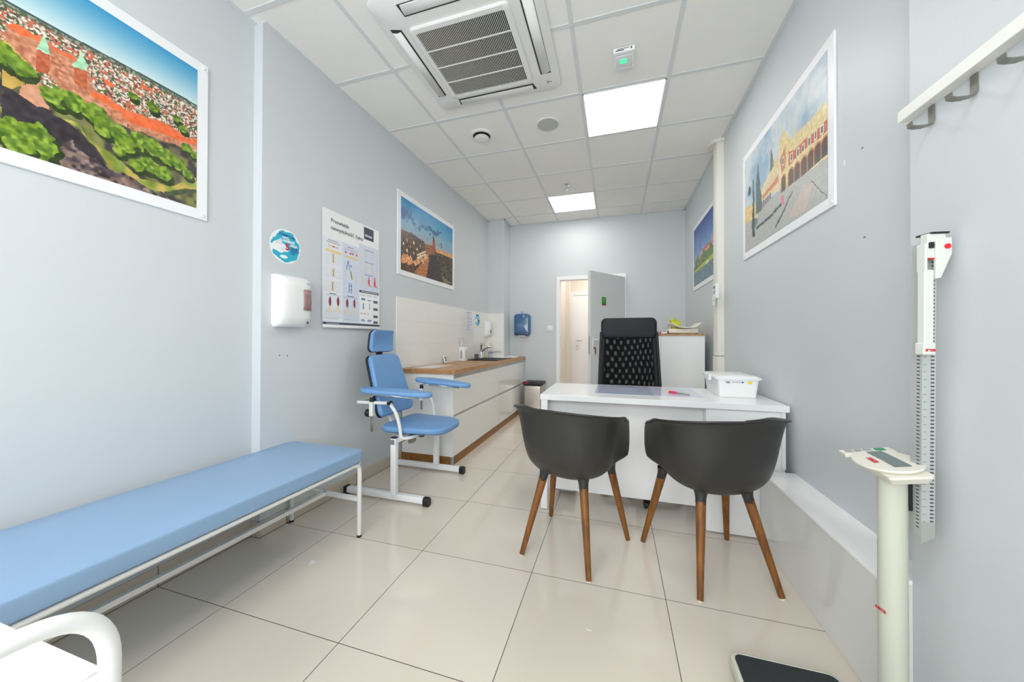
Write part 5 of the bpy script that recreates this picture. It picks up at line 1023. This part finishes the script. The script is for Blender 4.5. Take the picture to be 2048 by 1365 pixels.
obj('tub', MB().rbox(2.195, 2.295, 3.29, 3.39, CZ, CZ+0.150, 0.008), M('signal yellow', (206, 214, 20), 0.4), yn, smooth=40)
obj('lid', MB().rbox(2.190, 2.262, 3.285, 3.395, CZ+0.150, CZ+0.172, 0.006), M('signal yellow', (206, 214, 20), 0.4), yn, smooth=40); obj('flap', MB().box(2.222, 2.248, 3.30, 3.34, CZ+0.172, CZ+0.176), DARKINK, yn)
cl_ = thing('binder_calendar', (2.16, 3.22, CZ), 'white spiral bound calendar leaning beside the baby scale', 'calendar')
Tc = Matrix.Translation((2.110, 3.20, CZ+0.003)) @ Matrix.Rotation(-0.42, 4, 'Y')
obj('pages', MB().rbox(-0.003, 0.003, 0, 0.08, 0, 0.115, 0.001, 1).xf(Matrix.Translation((0, 0.035, 0)) @ Tc), PAPER, cl_); obj('back_cover', MB().rbox(-0.003, 0.003, 0, 0.08, 0, 0.125, 0.001, 1).xf(Matrix.Translation((2.172, 3.235, CZ+0.003)) @ Matrix.Rotation(0.12, 4, 'Y')), PAPER, cl_)
mb = MB()
for i in range(9): mb.tube([(2.142, 3.233, CZ+0.03+i*0.0095), (2.156, 3.231, CZ+0.034+i*0.0095), (2.170, 3.233, CZ+0.03+i*0.0095)], 0.0018, 6)
obj('spiral', mb, ALU, cl_)
rdb = thing('red_cap_tube', (2.045, 3.15, CZ), 'small white tube with a red cap at the left edge of the filing cabinet top', 'tube')
obj('tube', MB().cyl((2.068, 3.10, CZ+0.0105), (2.15, 3.10, CZ+0.0105), 0.010), WHITE, rdb, smooth=40); obj('cap', MB().cyl((2.052, 3.10, CZ+0.0115), (2.068, 3.10, CZ+0.0115), 0.0112), RED, rdb, smooth=40)

# ================================================================== RIGHT WALL THINGS
PIPE = M('ivory pipe cover', (226, 224, 214), 0.4, var=0.01)
pp = thing('pipe_casing', (2.50, 2.56, 0.0), 'ivory vertical pipe casing on the right wall between the two pictures', 'pipe')
sec = [(2.531, 2.700), (2.490, 2.690), (2.474, 2.660), (2.470, 2.62), (2.470, 2.56), (2.478, 2.535), (2.531, 2.53)]
obj('casing', MB().prism(sec, 0.99, 2.94), PIPE, pp, smooth=30); obj('lower_casing', MB().prism([(2.531, 2.704), (2.488, 2.694), (2.470, 2.662), (2.466, 2.62), (2.466, 2.556), (2.475, 2.531), (2.531, 2.526)], 0.0, 0.985), PIPE, pp, smooth=30)
ca = [(2.531, 2.735)] + [(2.505+0.07*math.cos(a)-0.02, 2.62+0.105*math.sin(a)) for a in np.linspace(PI*0.55, PI*1.45, 12)] + [(2.531, 2.505)]
obj('ceiling_collar', MB().prism(ca, 2.935, 2.9655), PIPE, pp, smooth=30)
th = thing('paper_tags', (2.47, 2.50, 1.45), 'white printed tag holder clipped to the ivory pipe casing', 'tag')
obj('tag', MB().box(2.450, 2.4525, 2.475, 2.580, 1.510, 1.640).box(2.452, 2.475, 2.475, 2.478, 1.510, 1.640), PAPER, th)
obj('lower_tag', MB().box(2.446, 2.4485, 2.49, 2.575, 1.450, 1.535), PAPER, th)
obj('print', MB().box(2.4493, 2.4499, 2.500, 2.566, 1.60, 1.625).box(2.4493, 2.4499, 2.495, 2.566, 1.570, 1.578).box(2.4493, 2.4499, 2.495, 2.566, 1.555, 1.563).box(2.4453, 2.4459, 2.51, 2.56, 1.49, 1.496), M('tag ink', (128, 132, 138), 0.6), th); obj('orange_mark', MB().box(2.4490, 2.4498, 2.50, 2.53, 1.587, 1.594), M('orange ink', (230, 170, 70), 0.5), th)
# coat rail
cr_ = thing('coat_rail', (2.437, -0.35, 1.80), 'white wall board with brushed steel coat hooks on the near right wall', 'coat rail')
obj('board', MB().rbox(2.4205, 2.4505, -1.15, 0.303, 1.803, 1.838, 0.0012, 1), M('cream board', (236, 236, 230), 0.4), cr_)
HK = M('satin nickel', (150, 150, 142), 0.35, metal=0.85)
for y in (0.222, 0.098, -0.030, -0.158, -0.286, -0.62, -0.80):
    pts = [(2.4475, 1.806), (2.4475, 1.758), (2.443, 1.750), (2.428, 1.7465), (2.410, 1.7475), (2.400, 1.751), (2.3985, 1.762)]
    rows = [[(x, y+s, z) for s in (-0.009, 0.009)] for x, z in pts]
    obj('hook', MB().grid(rows), HK, cr_, solid=0.0032)
# ================================================================== COLUMN SCALE WITH HEIGHT ROD
cs = thing('column_scale', (2.20, 0.08, 0), 'tall medical column scale with a height rod and black platform at lower right', 'scale')
KX, KY = 2.345, 0.205
obj('column', MB().cyl((KX, KY, 0.02), (KX, KY, 0.752), 0.0305, n=36), OLIVE, cs, smooth=40)
pf = frame((0, 0, 0), 'T')
plo = rsq(2.115, 0.065, 0.155, 0.245, 0.03, 6)
rows = [[(x, y, z) for x, y in rsq(2.115, 0.065, 0.155-i, 0.245-i, 0.03, 6)] for i, z in ((0.004, 0.028), (0.0, 0.036), (0.0, 0.060), (0.003, 0.068), (0.010, 0.071), (0.012, 0.068))]
mb = MB().grid(rows, closed=True); n = len(rows[0]); mb.f += [tuple(range(n-1, -1, -1)), tuple(range(len(mb.v)-n, len(mb.v)))]; mb.mi += [0, 0]
ptf = obj('platform', mb, OLIVE, cs, smooth=40)
obj('rubber_mat', MB().prism(rsq(2.115, 0.065, 0.142, 0.232, 0.022, 6), 0.067, 0.0705), M('black ribbed rubber', (38, 43, 46), 0.6, bump=0.6, bscale=300), ptf)
for x in (1.985, 2.245):
    for y in (-0.14, 0.235): obj('wheel_foot', MB().cyl((x-0.012, y, 0.022), (x+0.012, y, 0.022), 0.022, n=20), BLK, cs, smooth=40)
obj('base_bracket', MB().rbox(2.255, 2.385, 0.165, 0.245, 0.0, 0.045, 0.006), OLIVE, cs)
# display head: tilted towards the person standing on the platform (to the left)
hd = Matrix.Translation((2.345, 0.235, 0.781)) @ Matrix.Rotation(math.radians(-11), 4, 'Y') @ Matrix.Rotation(math.radians(-4), 4, 'Z') @ Matrix.Scale(0.90, 4)
body = rsq(0, -0.005, 0.052, 0.122, 0.012, 4)
tp = [(x, y, -0.004) for x, y in body]; lo2 = [(x*0.85, y*0.9, -0.030) for x, y in body]
mb = MB().grid([lo2, [(x, y, -0.012) for x, y in body], tp], closed=True); n = len(body); mb.f += [tuple(range(n-1, -1, -1)), tuple(range(2*n, 3*n))]; mb.mi += [0, 0]
hh_ = obj('display_head', mb.xf(hd), CREAM, cs, smooth=35)
obj('display_disc', MB().lathe([(0.060, -0.010), (0.088, -0.006), (0.092, 0.000), (0.090, 0.004), (0.002, 0.006)], 0, 0, 48, sx=0.86, sy=1.12).xf(hd @ Matrix.Translation((0, -0.012, 0.003))), CREAM, hh_, smooth=40)
obj('button_strip', MB().rbox(-0.070, 0.070, 0.072, 0.118, -0.008, 0.005, 0.002).xf(hd), CREAM, hh_)
for i, x in enumerate((-0.048, -0.022, 0.004, 0.034)): obj('button', MB().rbox(x-0.010, x+(0.010 if i < 3 else 0.016), 0.086, 0.108, 0.004, 0.0075, 0.001).xf(hd), M('grey key', (150, 156, 156), 0.4) if i < 3 else M('green key', (20, 140, 90), 0.4), hh_)
obj('screen', MB().box(-0.012, 0.028, -0.078, 0.068, 0.0085, 0.0105).xf(hd), M('liquid crystal screen', (104, 118, 118), 0.15), hh_)
text('seca', 0.028, hd @ Matrix.Translation((-0.040, 0.012, 0.0092)) @ Matrix.Rotation(-PI/2, 4, 'Z'), 0, 0, RED, hh_, z=0.001, bold=0.0006)
text('seca', 0.017, Matrix.Translation((KX, KY, 0.363)) @ Matrix.Rotation(math.radians(-74), 4, 'Z') @ frame((0, 0, 0), 'B') @ Matrix.Translation((0, 0, 0.0300)), -0.018, 0, RED, cs, z=0.0012, bold=0.0004)
# height rod
hr = obj('rod_bracket', MB().rbox(2.362, 2.392, 0.192, 0.226, 0.658, 0.748, 0.003), BLK, cs)
TR = Matrix.Translation((2.40, 0.184, 0.60)) @ Matrix.Rotation(math.radians(0.8), 4, 'X') @ Matrix.Rotation(math.radians(8), 4, 'Z')
# local: x towards the wall side, y along the wall, faces: -x (left) and -y (towards the camera)
RODM = M('anodised aluminium', (196, 200, 198), 0.35, metal=0.35, var=0.01)
rod = obj('height_rod', MB().box(-0.016, 0.016, -0.012, 0.012, 0.0, 0.80).box(-0.016, -0.006, 0.010, 0.020, 0.0, 0.80).xf(TR), RODM, cs)
mb = MB(); dg_ = MB()
for i in range(76):
    z = 0.022 + i*0.0102
    mb.box(0.004, 0.012, -0.0128, -0.0119, z, z+0.0038)
    if i % 2 == 0: dg_.box(-0.0128, -0.006, -0.0126, -0.0119, z, z+0.0008)
    if z < 0.50: dg_.box(-0.0166, -0.0159, -0.006, 0.002, z, z+0.003)
obj('scale_numerals', mb.xf(TR), DARKINK, rod); obj('scale_ticks', dg_.xf(TR), DARKINK, rod)
obj('end_plate', MB().prism([(-0.018, -0.018), (0.014, 0.0), (0.014, 0.04), (-0.018, 0.04)], -0.0135, -0.0125, 'y').xf(TR), M('satin plate', (176, 180, 174), 0.35, metal=0.3), rod)
SLM = M('light grey plastic', (214, 218, 212), 0.35, var=0.01)
sl = obj('head_slider', MB().rbox(-0.030, -0.008, -0.034, -0.013, 0.498, 0.725, 0.003).rbox(-0.034, -0.006, -0.037, -0.012, 0.498, 0.530, 0.003).rbox(-0.030, -0.024, -0.036, -0.010, 0.72, 0.795, 0.003).xf(TR), SLM, rod)
obj('slider_cheek', MB().prism([(-0.006, 0.70), (0.006, 0.702), (0.030, 0.765), (0.030, 0.808), (-0.006, 0.808)], -0.036, -0.028, 'y').xf(TR), SLM, sl, bevel=0.002)
obj('slider_block', MB().rbox(-0.020, 0.022, -0.030, -0.008, 0.755, 0.822, 0.003).xf(TR), SLM, sl)
obj('top_cap', MB().rbox(-0.014, 0.027, -0.034, 0.012, 0.820, 0.825, 0.002).xf(TR), BLK, sl)
obj('release_button', MB().cyl((0.018, -0.0395, 0.785), (0.018, -0.034, 0.785), 0.0065, n=20).xf(TR), M('red plastic', (224, 30, 40), 0.3), sl, smooth=40)
obj('lock_tab', MB().rbox(-0.018, -0.008, -0.034, -0.028, 0.782, 0.798, 0.001).xf(TR), BLK, sl)
obj('red_line', MB().box(-0.020, -0.006, -0.0315, -0.029, 0.752, 0.756).xf(TR), RED, sl)
text('seca', 0.013, TR @ Matrix(((1, 0, 0, 0), (0, 0, -1, 0), (0, 1, 0, 0), (0, 0, 0, 1))), -0.030, 0.508, RED, sl, z=0.0375, bold=0.0005)
# small scuffs on the walls
for i, (y, z, hgt) in enumerate(((0.782, 1.898, 0.022), (0.667, 1.902, 0.004), (0.657, 1.543, 0.004))):
    o = obj('wall_scuff', MB().box(2.5294, 2.5305, y-(0.006 if i else 0.003), y+(0.006 if i else 0.003), z-hgt/2, z+hgt/2), WHITEINK if i == 0 else DARKINK); props(o, ('small white paint chip on the right wall beside the hall picture', 'short dark scuff on the right wall beside the hall picture, upper one', 'short dark scuff low on the right wall right of the hall picture')[i], 'scuff')
# bits on the floor
for i, (x, y, r, colr, lab) in enumerate(((0.0, 0.40, 0.02, (225, 224, 220), 'torn white paper scrap on the floor beneath the couch edge'), (1.49, 0.335, 0.010, (240, 240, 238), 'tiny white paper sliver on the floor tiles in the foreground'))):
    if i == 0: mb = MB().prism([(0.155-0.03, 0.345), (0.155+0.018, 0.335), (0.150, 0.300)], 0.0002, 0.0010).xf(Matrix.Translation((-0.03, 0.02, 0)))
    else: mb = MB().prism([(x-0.010, y+0.004), (x+0.010, y-0.001), (x+0.010, y-0.004), (x-0.010, y+0.001)], 0.0002, 0.001)
    props(obj('paper_scrap', mb, M('scrap %d' % i, colr, 0.6)), lab, 'paper scrap')
